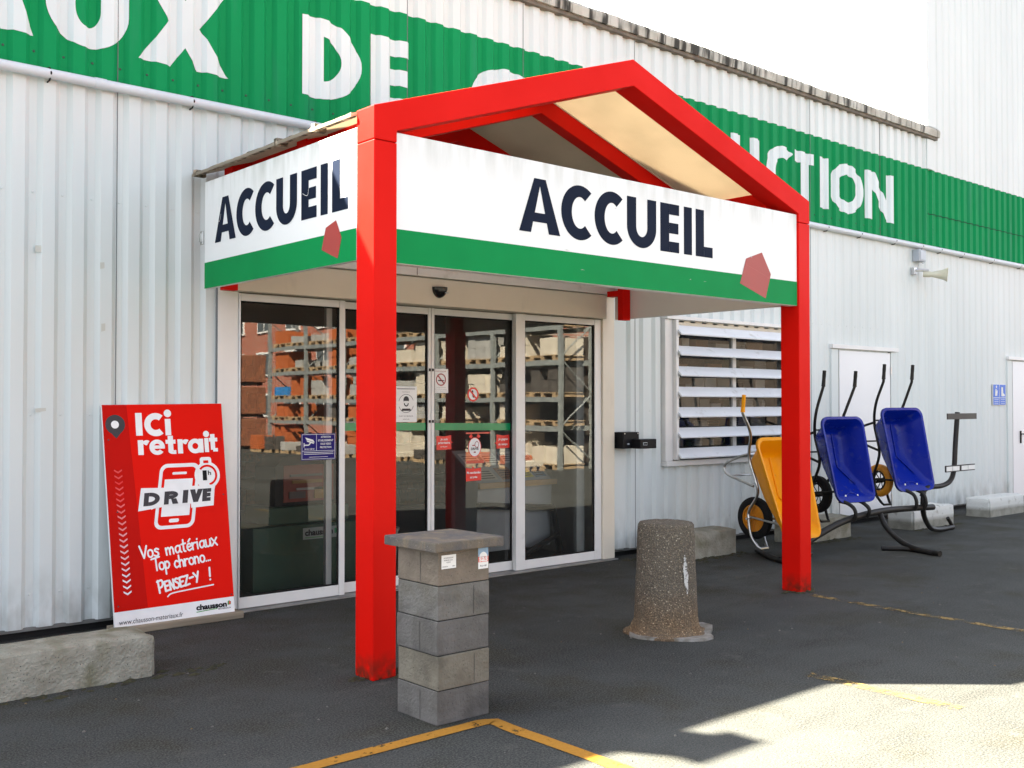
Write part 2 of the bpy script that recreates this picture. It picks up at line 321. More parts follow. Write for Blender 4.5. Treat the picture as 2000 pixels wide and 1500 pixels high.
    def build(s, name, parent=None, smooth=False, label=None, recalc=True):
        o0 = origin_of(parent); me = bpy.data.meshes.new(name)
        me.from_pydata([Vector(v) - o0 for v in s.v], [], s.f)
        for m in s.mats: me.materials.append(m)
        me.polygons.foreach_set('material_index', s.m)
        if recalc: bm = bmesh.new(); bm.from_mesh(me); bmesh.ops.recalc_face_normals(bm, faces=bm.faces); bm.to_mesh(me); bm.free()
        if smooth:
            for p in me.polygons: p.use_smooth = True
            try: me.set_sharp_from_angle(angle=R(38))
            except Exception: pass
        me.update(); o = bpy.data.objects.new(name, me); COL.objects.link(o)
        if parent is not None: o.parent = parent
        if label: o['label'] = label
        return o
def catmull(p, n):
    out = []
    for i in range(len(p) - 1):
        a = p[i - 1] if i else p[0] * 2 - p[1]; b, c = p[i], p[i + 1]; d = p[i + 2] if i + 2 < len(p) else p[-1] * 2 - p[-2]
        for k in range(n):
            t = k / n; out.append(.5 * ((2 * b) + (c - a) * t + (2 * a - 5 * b + 4 * c - d) * t * t + (3 * b - a - 3 * c + d) * t ** 3))
    out.append(p[-1]); return out
def tag(o, label, cat, group=None, kind=None):
    o['label'] = label; o['category'] = cat
    if group: o['group'] = group
    if kind: o['kind'] = kind
    return o
def thing(name, label, cat, loc, group=None):
    o = bpy.data.objects.new(name, None); COL.objects.link(o); o.location = loc; o.empty_display_size = .2
    return tag(o, label, cat, group)
def struct(o, label, cat): return tag(o, label, cat, kind='structure')

# ---- flat lettering: pieces are lists of 2-D polygons; a frame maps (u,v) to the surface
class Frame:
    def __init__(s, o, u, v, n): s.o = Vector(o); s.u = Vector(u); s.v = Vector(v); s.n = Vector(n)
    def __call__(s, u, v, h=0): return s.o + s.u * u + s.v * v + s.n * h
def put(mb, fr, pieces, m, h=.001, step=.00025):
    for i, pc in enumerate(pieces):
        for poly in pc: mb.add([fr(a, b, h + i * step) for a, b in poly], [tuple(range(len(poly)))], m)
def rect(x0, y0, x1, y1): return [[(x0, y0), (x1, y0), (x1, y1), (x0, y1)]]
def arc(cx, cy, rx, ry, a0, a1, tx, ty=None, n=24):
    ty = ty or tx; out = []
    P = lambda a, k: (cx + (rx - tx * k) * math.cos(R(a)), cy + (ry - ty * k) * math.sin(R(a)))
    for i in range(n):
        a, b = a0 + (a1 - a0) * i / n, a0 + (a1 - a0) * (i + 1) / n
        out.append([P(a, 0), P(b, 0), P(b, 1), P(a, 1)])
    return out
def disc(cx, cy, rx, ry=None, n=28):
    ry = ry or rx; return [[(cx + rx * math.cos(2 * math.pi * i / n), cy + ry * math.sin(2 * math.pi * i / n)) for i in range(n)]]
def rrect(x0, y0, x1, y1, r, n=6):
    pts = []
    for cx, cy, a in ((x1 - r, y0 + r, -90), (x1 - r, y1 - r, 0), (x0 + r, y1 - r, 90), (x0 + r, y0 + r, 180)):
        for i in range(n + 1): pts.append((cx + r * math.cos(R(a + 90 * i / n)), cy + r * math.sin(R(a + 90 * i / n))))
    return [pts]
def letter(ch, x0, x1, z0, z1, t, tb=None):
    """heavy geometric capital fitted into a box; t = stem, tb = bar thickness"""
    tb = tb or t * .9; w, h = x1 - x0, z1 - z0; xm, zm = (x0 + x1) / 2, (z0 + z1) / 2
    if ch == 'I': return [rect(x0, z0, x1, z1)]
    if ch == 'L': return [rect(x0, z0, x0 + t, z1), rect(x0 + t, z0, x1, z0 + tb)]
    if ch == 'E': return [rect(x0, z0, x0 + t, z1), rect(x0 + t, z0, x1, z0 + tb), rect(x0 + t, zm - tb / 2, x1 - w * .04, zm + tb / 2), rect(x0 + t, z1 - tb, x1, z1)]
    if ch == 'T': return [rect(xm - t / 2, z0, xm + t / 2, z1 - tb), rect(x0, z1 - tb, x1, z1)]
    if ch == 'O': return [arc(xm, zm, w / 2, h / 2, 0, 360, t, tb, 40)]
    if ch == 'C':
        rx = w * .615; return [arc(x0 + rx, zm, rx, h / 2, 51, 309, t, tb, 36)]
    if ch == 'D':
        xc = x0 + w * .34; return [rect(x0, z0, x0 + t, z1), rect(x0 + t, z0, xc, z0 + tb), rect(x0 + t, z1 - tb, xc, z1), arc(xc, zm, x1 - xc, h / 2, -90, 90, t, tb)]
    if ch == 'U':
        ry = min(h * .42, w * .5); return [rect(x0, z0 + ry, x0 + t, z1), rect(x1 - t, z0 + ry, x1, z1), arc(xm, z0 + ry, w / 2, ry, 180, 360, t, tb)]
    if ch == 'A':
        a = t * .52; k = .20; bx = lambda f: x0 + t * .75 + (xm - x0 - t * .4) * f
        return [[[(x0, z0), (x0 + t * 1.05, z0), (xm + a * .25, z1), (xm - a, z1)]], [[(x1 - t * 1.05, z0), (x1, z0), (xm + a, z1), (xm - a * .25, z1)]],
                [[(bx(k), z0 + h * k), (x0 + x1 - bx(k), z0 + h * k), (x0 + x1 - bx(k + .17), z0 + h * (k + .17)), (bx(k + .17), z0 + h * (k + .17))]]]
    if ch == 'V':
        a = t * .5; return [[[(x0, z1), (x0 + t * 1.1, z1), (xm + a, z0), (xm - a, z0)]], [[(x1 - t * 1.1, z1), (x1, z1), (xm + a, z0), (xm - a, z0)]]]
    if ch == 'N': return [rect(x0, z0, x0 + t, z1), rect(x1 - t, z0, x1, z1), [[(x0, z1), (x0 + t * 1.15, z1), (x1, z0), (x1 - t * 1.15, z0)]]]
    if ch == 'X': return [[[(x0, z0), (x0 + t * 1.25, z0), (x1, z1), (x1 - t * 1.25, z1)]], [[(x0, z1), (x0 + t * 1.25, z1), (x1, z0), (x1 - t * 1.25, z0)]]]
    if ch == 'R':
        zc = z0 + h * .70; xc = x0 + w * .42
        return [rect(x0, z0, x0 + t, z1), rect(x0 + t, z1 - tb, xc, z1), rect(x0 + t, z0 + h * .40, xc, z0 + h * .40 + tb), arc(xc, zc, x1 - w * .06 - xc, h * .30, -90, 90, t, tb), [[(xm - t * .1, z0 + h * .42), (xm + t * 1.0, z0 + h * .42), (x1, z0), (x1 - t * 1.2, z0)]]]
    if ch == 'S': return [arc(xm, z0 + h * .73, w / 2, h * .27, 20, 270, t, tb), arc(xm, z0 + h * .27 + tb * .5 - tb * .5, w / 2, h * .27 + tb * .5, -160, 90, t, tb)]
    raise KeyError(ch)
def ribbon(pts, w, smooth=4, cap=True):
    p = [Vector((a, b, 0)) for a, b in pts]
    if smooth and len(p) > 2: p = catmull(p, smooth)
    L, Rr = [], []
    for i, q in enumerate(p):
        t = (p[min(i + 1, len(p) - 1)] - p[max(i - 1, 0)]).normalized(); nn = Vector((-t.y, t.x, 0)) * w / 2
        L.append(q + nn); Rr.append(q - nn)
    out = [[(L[i].x, L[i].y), (L[i + 1].x, L[i + 1].y), (Rr[i + 1].x, Rr[i + 1].y), (Rr[i].x, Rr[i].y)] for i in range(len(p) - 1)]
    res = [out]
    if cap: res += [disc(p[0].x, p[0].y, w / 2, n=12), disc(p[-1].x, p[-1].y, w / 2, n=12)]
    return res
HAND = {'V': (.58, [[(0, 1), (.28, 0)], [(.28, 0), (.55, .95)]]), 'o': (.50, [[(.22, .58), (.08, .50), (.03, .29), (.08, .08), (.22, .0), (.36, .08), (.41, .29), (.36, .50), (.22, .58)]]),
 's': (.44, [[(.38, .52), (.2, .6), (.08, .46), (.3, .28), (.34, .1), (.16, 0), (.02, .08)]]),
 'm': (.70, [[(0, .58), (.02, 0)], [(.02, .38), (.16, .58), (.27, .42), (.28, 0)], [(.28, .38), (.43, .58), (.54, .42), (.56, 0)]]),
 'a': (.54, [[(.39, .52), (.24, .58), (.08, .48), (.03, .27), (.10, .06), (.22, .02), (.36, .2)], [(.40, .57), (.39, .12), (.48, 0)]]),
 't': (.38, [[(.16, .98), (.14, .12), (.26, 0)], [(0, .62), (.32, .66)]]),
 'e': (.46, [[(.06, .28), (.34, .36), (.28, .56), (.12, .52), (.04, .24), (.18, .0), (.38, .1)]]),
 'r': (.36, [[(0, .58), (.02, 0)], [(.02, .32), (.14, .54), (.30, .54)]]), 'i': (.2, [[(.05, .58), (.05, 0)], [(.06, .80), (.07, .83)]]),
 'u': (.48, [[(0, .58), (.02, .12), (.15, 0), (.30, .14), (.35, .56)], [(.35, .58), (.37, 0)]]), 'x': (.48, [[(0, .64), (.40, -.02)], [(.42, .62), (0, 0)]]),
 'T': (.50, [[(-.05, .96), (.62, 1.06)], [(.30, 1.0), (.30, 0)]]), 'p': (.48, [[(.02, .58), (.02, -.42)], [(.02, .42), (.2, .58), (.36, .32), (.2, .02), (.03, .12)]]),
 'c': (.44, [[(.35, .5), (.18, .58), (.03, .3), (.15, .02), (.36, .1)]]), 'h': (.46, [[(.02, 1), (.02, 0)], [(.02, .38), (.18, .58), (.32, .42), (.33, 0)]]),
 'n': (.46, [[(.02, .58), (.02, 0)], [(.02, .38), (.18, .58), (.32, .42), (.33, 0)]]), '.': (.17, [[(.03, .02), (.04, .03)]]),
 'P': (.56, [[(.08, 1.02), (.06, 0)], [(0, .95), (.40, .98), (.46, .68), (.32, .45), (.07, .40)]]),
 'E': (.44, [[(.36, .80), (.06, .78)], [(.06, .78), (.04, .0)], [(.04, .0), (.38, .03)], [(.06, .40), (.32, .42)]]),
 'N': (.48, [[(.04, 0), (.06, .78)], [(.06, .78), (.36, 0)], [(.36, 0), (.40, .80)]]), 'S': (.44, [[(.36, .74), (.18, .80), (.06, .62), (.32, .36), (.34, .12), (.16, 0), (.02, .08)]]),
 'Z': (.48, [[(.02, .78), (.38, .80)], [(.38, .80), (.0, .0)], [(.0, .0), (.42, .04)]]), 'Y': (.46, [[(0, .8), (.2, .42)], [(.40, .82), (.12, -.02)]]),
 '-': (.40, [[(.02, .48), (.32, .50)]]), '!': (.30, [[(.18, 1.05), (.16, .32)], [(.15, .04), (.16, .05)]]), ' ': (.30, [])}
def hand(mb, fr, text, x, y, size, ang, w, m, accent=None, xs=1.0):
    c, s_ = math.cos(R(ang)), math.sin(R(ang)); cur = 0; k = 0
    for ch in text:
        e = ch == 'é'; wd, st = HAND['e' if e else ch]
        if e: st = st + [[(.18, .74), (.34, .94)]]
        for line in st:
            pts = [((cur + a * xs) * size, b * size) for a, b in line]; pts = [(x + a * c - b * s_, y + a * s_ + b * c) for a, b in pts]
            put(mb, fr, ribbon(pts, w), m, .0012 + k * .00015, .00004); k += 1
        cur += wd * xs
def text(mb, fr, s, x0, y0, x1, y1, m, bold=.0, h=.0015, shear=0., align_base=False):
    """built-in typeface, fitted into a box on the frame"""
    cu = bpy.data.curves.new('t', 'FONT'); cu.body = s; cu.size = 1; cu.offset = bold; cu.resolution_u = 4; cu.shear = shear
    ob = bpy.data.objects.new('t', cu); COL.objects.link(ob)
    dg = bpy.context.evaluated_depsgraph_get(); me = bpy.data.meshes.new_from_object(ob.evaluated_get(dg))
    xs = [v.co.x for v in me.vertices]; ys = [v.co.y for v in me.vertices]
    ax, bx, ay, by = min(xs), max(xs), min(ys), max(ys)
    f = lambda c: fr(x0 + (c.x - ax) / (bx - ax) * (x1 - x0), y0 + (c.y - ay) / (by - ay) * (y1 - y0), h)
    mb.add([f(v.co) for v in me.vertices], [tuple(p.vertices) for p in me.polygons], m)
    bpy.data.objects.remove(ob); bpy.data.curves.remove(cu); bpy.data.meshes.remove(me)

# ------------------------------------------------------------------ corrugated cladding
PITCH_, X_R, DEP = .198, 2.176, .031
YC = 7.53                                        # crest plane; troughs lie DEP behind it
PRO = [(0.0, 0), (.034, 1), (.084, 1), (.116, 0)]  # (offset within a rib from its right edge, depth): right slope, trough, left slope, crest
def breaks(x0, x1):
    out = {round(x0, 4), round(x1, 4)}
    k = int((x0 - X_R) / PITCH_) - 2
    while X_R + k * PITCH_ < x1 + .3:
        for o, _ in PRO:
            x = X_R + k * PITCH_ + o
            if x0 < x < x1: out.add(round(x, 4))
        k += 1
    return sorted(out)
def prof(x, k=1.):
    o = (x - X_R) % PITCH_; q = PRO + [(PITCH_, 0)]
    for (a, da), (b, db) in zip(q, q[1:]):
        if a <= o <= b: return YC + k * DEP * (da + (db - da) * (o - a) / (b - a))
    return YC
def clad(mb, x0, x1, rows, mats, off=0., k=1.):
    xs = breaks(x0, x1)
    for (za, zb), m in zip(zip(rows, rows[1:]), mats):
        vs = []; fs = []
        for x in xs: vs += [(x, prof(x, k) + off, za), (x, prof(x, k) + off, zb)]
        for i in range(len(xs) - 1): fs.append((2 * i, 2 * i + 2, 2 * i + 3, 2 * i + 1))
        mb.add(vs, fs, m)
def clad_letter(name, parent, ch, x0, x1, z0, z1, t, tb=None, seed=0):
    mb = MB()
    for i, pc in enumerate(letter(ch, x0, x1, z0, z1, t, tb)):
        bm = bmesh.new()
        for poly in pc:
            try: bm.faces.new([bm.verts.new((a, 0, b)) for a, b in poly])
            except ValueError: pass
        bmesh.ops.remove_doubles(bm, verts=bm.verts, dist=1e-4)
        for x in breaks(x0, x1)[1:-1]:
            bmesh.ops.bisect_plane(bm, geom=list(bm.verts) + list(bm.edges) + list(bm.faces), plane_co=(x, 0, 0), plane_no=(1, 0, 0))
        for v in bm.verts:
            jx = mnoise.noise(Vector((v.co.x * 4, v.co.z * 5, seed * 3.1))) * .016; jz = mnoise.noise(Vector((v.co.x * 6, v.co.z * 3, seed * 7.7 + 9))) * .011
            v.co.y = prof(v.co.x) - .003 - .0006 * i; v.co.z += jz
            if abs(((v.co.x - X_R) % PITCH_) - .1) < .3 and False: v.co.x += jx
        mb.bm(bm, LETTERW)
    return mb.build(name, parent)

# ================================================================== GROUND
g = MB(); g.add([(-90, -120, 0), (140, -120, 0), (140, 120, 0), (-90, 120, 0)], [(0, 1, 2, 3)], ASPH)
struct(g.build('ground'), 'dark grey worn asphalt yard in front of the store', 'ground')
def line_mark(pts, w, m, label, seed):
    mb = MB(); p = [Vector((a, b, 0)) for a, b in pts]; q = []
    for i in range(len(p) - 1):
        n = max(2, int((p[i + 1] - p[i]).length / .12)); q += [p[i].lerp(p[i + 1], k / n) for k in range(n)]
    q.append(p[-1]); vs = []; fs = []
    for i, c in enumerate(q):
        t = (q[min(i + 1, len(q) - 1)] - q[max(i - 1, 0)]).normalized(); nn = Vector((-t.y, t.x, 0))
        j = .010 * mnoise.noise(Vector((i * .7, seed, 0))); k = .010 * mnoise.noise(Vector((i * .7, seed, 5)))
        a, b = c + nn * (w / 2 + j), c - nn * (w / 2 + k); vs += [(a.x, a.y, .004), (b.x, b.y, .004)]
        if i: fs.append((2 * i - 2, 2 * i - 1, 2 * i + 1, 2 * i))
    mb.add(vs, fs, m); return struct(mb.build('painted_line'), label, 'road marking')
line_mark([(-1.0, 4.075), (3.36, 4.085), (3.42, 4.06), (3.41, 3.95), (3.40, 0.4)], .088, YEL1, 'yellow painted bay corner line in front of the block pillar', 1)
line_mark([(7.66, 4.98), (7.58, 3.9), (7.53, .5)], .09, YEL2, 'faded yellow painted bay line running from the right red post', 2)
line_mark([(5.41, 3.55), (5.405, 2.62)], .10, YEL2, 'almost worn away yellow bay line at the edge of the shadow', 3)

# loose grit on the asphalt: nobody could count it
mb = MB()
GRIT = flat('grit', (.13, .125, .11), .9); GRITD = flat('dry_leaf', (.14, .10, .05), .9)
for i in range(170):
    x = rnd.uniform(1.5, 9); y = rnd.uniform(2.6, 7.3); s = rnd.uniform(.003, .008) * (1.5 if rnd.random() < .08 else 1)
    a = rnd.uniform(0, 6.3); vs = [(x + s * math.cos(a + k * 1.57) * rnd.uniform(.7, 1.5), y + s * math.sin(a + k * 1.57), .0015) for k in range(4)]
    top = [(vx * .4 + x * .6, vy * .4 + y * .6, .0015 + s * .7) for vx, vy, _ in vs]
    mb.add(vs + top, [(4, 5, 6, 7)] + [(k, (k + 1) % 4, 4 + (k + 1) % 4, 4 + k) for k in range(4)], GRIT if rnd.random() < .8 else GRITD)
tag(mb.build('grit'), 'scattered small stones and leaf bits on the asphalt', 'grit', kind='stuff')
mb = MB(); MOSS = mat('moss_and_dirt', (.045, .042, .016), (.022, .022, .012), .95, scale=30, bump=.8, bscale=60)
for (xa, xb, yb, n) in ((1.2, 3.0, 6.0, 50), (7.9, 9.4, 7.3, 150), (8.4, 9.3, 6.86, 60), (10.4, 11.4, 6.8, 50), (12.5, 13.7, 6.63, 50), (13.6, 14.7, 7.2, 110), (3.3, 3.7, 5.2, 40), (7.55, 7.95, 5.15, 40)):
    for i in range(n):
        x = rnd.uniform(xa, xb); y = yb + rnd.gauss(0, .05); s = rnd.uniform(.012, .05); k = 7
        ring = [(x + s * rnd.uniform(.6, 1.2) * math.cos(2 * math.pi * j / k), y + s * .7 * rnd.uniform(.6, 1.2) * math.sin(2 * math.pi * j / k), .001 + i * .00001) for j in range(k)]
        mb.add(ring + [(x, y, .004 + s * .22)], [(j, (j + 1) % k, k) for j in range(k)], MOSS)
tag(mb.build('moss'), 'dark moss and dirt gathered along the foot of walls and blocks', 'moss', kind='stuff')

# ================================================================== WAREHOUSE (low part)
ware = thing('warehouse', 'low white ribbed metal warehouse with green lettered band and sliding glass entrance', 'building', (5, 7.5, 0))
mb = MB(); zb = .075; G0, G1, ZT = 3.90, 5.03, 5.50
clad(mb, -6, 3.565, [zb, G0], [WHITE_LOW]); clad(mb, 3.565, 7.90, [2.86, G0], [WHITE_LOW]); clad(mb, 7.90, 8.76, [zb, G0], [WHITE_LOW])
clad(mb, 8.76, 11.22, [zb, .93], [WHITE_LOW]); clad(mb, 8.76, 11.22, [2.50, G0], [WHITE_LOW]); clad(mb, 11.22, 14.60, [zb, G0], [WHITE_LOW], 0, .35)
clad(mb, -6, 14.60, [G0, G1, ZT], [GREEN, WHITE])
# screws of the cladding, raised heads
k = -20
while X_R + k * PITCH_ < 14.5:
    xc = X_R + k * PITCH_ + .059; xr = X_R + k * PITCH_ + .157
    for z, xx in ((4.02, xc), (3.05, xc), (1.52, xc), (.30, xc), (2.62, xr)):
        if xx < -1 or xx > 14.4: continue
        if 3.5 < xx < 8.0 and z < 3.2: continue
        if 8.7 < xx < 11.3 and .9 < z < 2.5: continue
        if z in (2.62,) and not 11.3 < xx < 13.4: continue
        y = prof(xx); mb.lathe([(.009, 0), (.009, .003), (.004, .006), (0, .006)], (xx, y, z), (0, -1, 0), DSCREW if z > 3.9 else WHITE, 8)
    k += 1
for x in (2.768 + .045, 5.345, 6.71, 8.30, 11.60, 13.35):
    for (za, zb2) in ((.08, 3.89), (3.91, 5.49)):
        if x in (5.345, 6.71) and za < 1: continue
        y = prof(x) - .0022; mb.box(x - .0035, x + .0015, y - .002, y + .001, za, zb2, flat('joint_line', (.16, .17, .17), .8))  # narrow grey strip marks each sheet joint
mb.build('cladding', ware)
for i, (ch, a, b) in enumerate((('A', 1.53, 2.23), ('U', 2.30, 2.88), ('X', 2.95, 3.66), ('D', 4.30, 4.87), ('E', 4.98, 5.37), ('C', 6.06, 6.82), ('O', 6.92, 7.66), ('N', 7.76, 8.36), ('S', 8.45, 8.90),
                                ('T', 8.94, 9.40), ('R', 9.47, 9.92), ('U', 9.99, 10.56), ('C', 10.66, 11.22), ('T', 11.26, 11.72), ('I', 11.82, 12.02), ('O', 12.08, 12.87), ('N', 12.95, 13.68))):
    clad_letter('letter', ware, ch, a, b, 4.12, 4.78, .20 if i < 6 else .19, .145, seed=i)
# plinth, threshold and dark gap below the cladding
mb = MB(); PL = mat('grey_plinth', (.20, .20, .19), (.13, .13, .12), .9, scale=6)
for a, b in ((-6, 3.56), (7.93, 14.6)):
    mb.box(a, b, 7.60, 7.75, 0, .40, DARKGAP); mb.box(a, b, 7.545, 7.60, .055, .080, PL)
mb.build('plinth', ware)
mb = MB()
RES = flat('sticker_residue', (.55, .555, .50), .7)
for x, z, w_, h_ in ((2.285, 2.66, .075, .05), (2.70, 2.58, .03, .05), (2.71, 2.14, .028, .06), (2.29, 1.555, .07, .03)):
    y = prof(x) - .003; mb.add([(x - w_ / 2, y, z - h_ / 2), (x + w_ / 2, y, z - h_ / 2 + .008), (x + w_ / 2, y, z + h_ / 2), (x - w_ / 2, y, z + h_ / 2 - .004)], [(0, 1, 2, 3)], RES)
mb.build_each('sticker_residue', ware)
# parapet cap
mb = MB(); n = 160; xs = [-6 + (14.88 + 6) * i / n for i in range(n + 1)]; vs = []; fs = []
for i, x in enumerate(xs):
    e = .010 * mnoise.noise(Vector((x * 3.1, 0, 0))) + .006 * mnoise.noise(Vector((x * 11, 3, 0)))
    sag = .004 * math.sin(x * 5)
    vs += [(x, 7.46, 5.512), (x, 7.452, 5.60 + e * .3), (x, 7.475, 5.635 + e), (x, 7.60, 5.655 + e), (x, 7.95, 5.63), (x, 7.95, 5.512)]
    if i:
        b = 6 * i
        for k in range(6): fs.append((b - 6 + k, b - 6 + (k + 1) % 6, b + (k + 1) % 6, b + k))
fs += [(0, 1, 2, 3, 4, 5), tuple(6 * n + k for k in (5, 4, 3, 2, 1, 0))]
mb.add(vs, fs, CAPM); mb.build('parapet_cap', ware, smooth=True)
mb = MB(); mb.box(-6, 14.86, 7.485, 7.56, 5.475, 5.511, mat('brown_trim', (.20, .17, .13), (.10, .085, .07), .8, scale=8)); mb.build('eaves_trim', ware)
# rest of the shell: roof, sides, back
mb = MB(); mb.box(-6, 14.58, 7.62, 25, 5.30, 5.46, CAPM); mb.box(-6.1, -5.95, 7.62, 25, 0, 5.29, WHITE); mb.box(-5.94, 14.58, 24.8, 25, 0, 5.29, WHITE)
mb.build('roof', ware)
# gutter pipe with clips
mb = MB(); mb.tube([(-6, 7.485, 3.862), (18.8, 7.485, 3.862)], .036, PIPE, 14); mb.tube([(2.62, 7.485, 3.862), (2.70, 7.485, 3.862)], .040, PIPE, 14); mb.tube([(16.2, 7.485, 3.862), (16.27, 7.485, 3.862)], .040, PIPE, 14)
pp_ = mb.build('service_pipe', None, smooth=True); tag(pp_, 'long pale grey pipe clipped along the wall under the green band', 'pipe')
mb = MB()
for x in (-.4, 1.0, 2.318, 3.345, 4.4, 5.5, 6.5, 7.6, 8.7, 9.8, 10.9, 11.9, 12.7, 13.6, 14.35, 14.9, 15.6, 16.6, 17.6): mb.tube([(x, 7.53, 3.91), (x, 7.485, 3.905), (x, 7.446, 3.862), (x, 7.485, 3.819), (x, 7.53, 3.815)], .006, BLACK, 6)
mb.build_each('pipe_clip', pp_)

# ---- entrance portal
mb = MB(); mb.box(3.565, 3.735, 7.497, 7.60, .015, 2.70, FRAME, .004); mb.box(3.5615, 3.5645, 7.50, 7.54, .02, 2.86, flat('joint_line', (.16, .17, .17), .8)); mb.build('door_jamb', ware)  # thin grey strip marks the joint beside the left jamb
mb = MB(); mb.box(7.735, 7.905, 7.455, 7.60, .015, 2.70, BEIGE, .004); mb.box(7.905, 8.115, 7.505, 7.56, .09, 3.8, WHITE, .003); mb.build('door_jamb', ware)
mb = MB(); mb.box(3.60, 7.735, 7.40, 7.60, 2.462, 2.70, BEIGE, .005); mb.build('door_header', ware)
mb = MB(); mb.box(3.60, 7.95, 7.36, 7.60, 2.705, 2.80, FRAME, .006); mb.box(5.33, 5.336, 7.358, 7.37, 2.71, 2.795, DARKGAP); mb.build('header_ledge', ware)
mb = MB(); mb.box(3.60, 7.90, 7.50, 7.60, 2.801, 3.02, BEIGE); mb.build('wall_panel', ware)
mb = MB(); mb.box(3.60, 7.90, 7.40, 7.66, .004, .016, mat('door_track', (.30, .30, .29), (.2, .2, .19), .5, .6)); mb.build('threshold', ware)

def sticker_panel(name, x0, x1, z0, z1, m, parent, y=7.5, rad=.01, tilt=0.):
    mb = MB(); c = ((x0 + x1) / 2, (z0 + z1) / 2); fr = Frame((0, y, 0), (1, 0, 0), (0, 0, 1), (0, -1, 0))
    put(mb, fr, [rrect(x0, z0, x1, z1, rad)], m, .0015); return mb, fr

def door_panel(x0, x1, yf, glassx):
    d = MB(); st = .045
    gx0, gx1 = glassx
    d.box(x0, gx0, yf - .022, yf + .022, .018, 2.455, FRAME, .003); d.box(gx1, x1, yf - .022, yf + .022, .018, 2.455, FRAME, .003)
    d.box(gx0 + .001, gx1 - .001, yf - .020, yf + .020, 2.395, 2.453, FRAME, .003); d.box(gx0 + .001, gx1 - .001, yf - .020, yf + .020, .020, .105, FRAME, .003)
    f = d.build('sliding_door', ware)
    gl = MB(); gl.add([(gx0, yf, .105), (gx1, yf, .105), (gx1, yf, 2.395), (gx0, yf, 2.395)], [(0, 1, 2, 3)], GLASS); gl.build('glass', f, recalc=False)
    sl = MB(); t = .012
    for a, b, c, e in ((gx0, gx0 + t, .105, 2.395), (gx1 - t, gx1, .105, 2.395), (gx0 + t, gx1 - t, .105, .117), (gx0 + t, gx1 - t, 2.383, 2.395)): sl.box(a, b, yf - .012, yf - .002, c, e, TYRE)
    sl.build('seal', f); return f
dA = door_panel(3.737, 4.685, 7.500, (3.745, 4.632)); dB = door_panel(4.690, 5.615, 7.560, (4.700, 5.585)); dC = door_panel(5.622, 6.600, 7.560, (5.655, 6.585)); dD = door_panel(6.575, 7.732, 7.500, (6.690, 7.640))
mb = MB(); mb.box(4.555, 4.61, 7.56, 7.60, .03, 2.40, FRAME, .003); mb.box(7.52, 7.63, 7.62, 7.66, .03, 2.40, mat('grey_inner_frame', (.42, .45, .44)), .003); mb.build_each('inner_stile', ware)
mb = MB()
for z in (1.44, 1.9): 
    for x in (5.60, 5.635): mb.box(x - .008, x + .008, 7.53, 7.538, z - .012, z + .012, BLACK)
mb.build_each('door_bumper', dC)
# --- stickers on the glass
fr = Frame((0, 7.5, 0), (1, 0, 0), (0, 0, 1), (0, -1, 0)); frs = Frame((0, 7.56, 0), (1, 0, 0), (0, 0, 1), (0, -1, 0))
mb = MB(); put(mb, fr, [rect(4.285, 1.14, 4.607, 1.355)], PURPLE, .0015)
for r_ in (rect(4.292, 1.147, 4.600, 1.150), rect(4.292, 1.346, 4.600, 1.349), rect(4.292, 1.150, 4.295, 1.346), rect(4.597, 1.150, 4.600, 1.346), rect(4.295, 1.213, 4.597, 1.216), rect(4.425, 1.216, 4.428, 1.346), rect(4.31, 1.199, 4.585, 1.203), rect(4.31, 1.186, 4.585, 1.190), rect(4.36, 1.163, 4.535, 1.166)): put(mb, fr, [r_], PAPER, .0022)
put(mb, fr, [[[(4.322, 1.325), (4.395, 1.305), (4.41, 1.283), (4.335, 1.305)]], [[(4.335, 1.302), (4.405, 1.281), (4.400, 1.272), (4.340, 1.290)]], [[(4.372, 1.29), (4.382, 1.287), (4.362, 1.262), (4.352, 1.266)]], rect(4.312, 1.258, 4.358, 1.267), rect(4.308, 1.245, 4.315, 1.280)], PAPER, .0023)
for i, t in enumerate(('ATTENTION', 'ETABLISSEMENT', 'SOUS VIDEO', 'PROTECTION')):
    w = (.075, .115, .08, .085)[i]; text(mb, fr, t, 4.513 - w * .62, 1.318 - i * .028, 4.513 + w * .62, 1.334 - i * .028, PAPER, .02, .0024)
text(mb, fr, '24 H / 24 H', 4.315, 1.223, 4.405, 1.237, PAPER, .02, .0024)
mb.build('notice_sticker', dA, label='violet video protection notice with a white camera')
mb = MB(); put(mb, frs, [rect(5.245, 1.437, 5.475, 1.75)], PAPER, .0015); put(mb, frs, [rect(5.262, 1.725, 5.455, 1.731)], POSTG, .002); cx, cz = 5.36, 1.60
put(mb, frs, [arc(cx, cz, .082, .082, 20, 165, .004, n=20), arc(cx, cz, .082, .082, 200, 345, .004, n=20), disc(cx, cz + .03, .030, .034), [[(cx - .055, cz - .065), (cx + .055, cz - .065), (cx + .042, cz - .045), (cx - .042, cz - .045)]]], POSTG, .002)
put(mb, frs, [[[(cx - .026, cz + .022), (cx + .026, cz + .022), (cx + .022, cz - .008), (cx, cz - .018), (cx - .022, cz - .008)]]], PAPER, .0032)
put(mb, frs, [arc(cx, cz + .003, .026, .030, 180, 360, .010, n=16)], POSTK, .0036)
text(mb, frs, 'PORT DU MASQUE', 5.285, 1.484, 5.435, 1.493, POSTK, .01, .002); text(mb, frs, 'OBLIGATOIRE', 5.325, 1.458, 5.395, 1.465, POSTG, .01, .002); text(mb, frs, 'PROTEGEONS', 5.32, 1.697, 5.40, 1.704, POSTG, .0, .002)
mb.build('mask_notice', dB, label='white paper notice with a masked face')
mb = MB(); put(mb, frs, [rect(5.66, 1.695, 5.825, 1.912)], PAPER, .0015); cx, cz = 5.742, 1.815; DKR = flat('dark_red_ink', (.32, .012, .02))
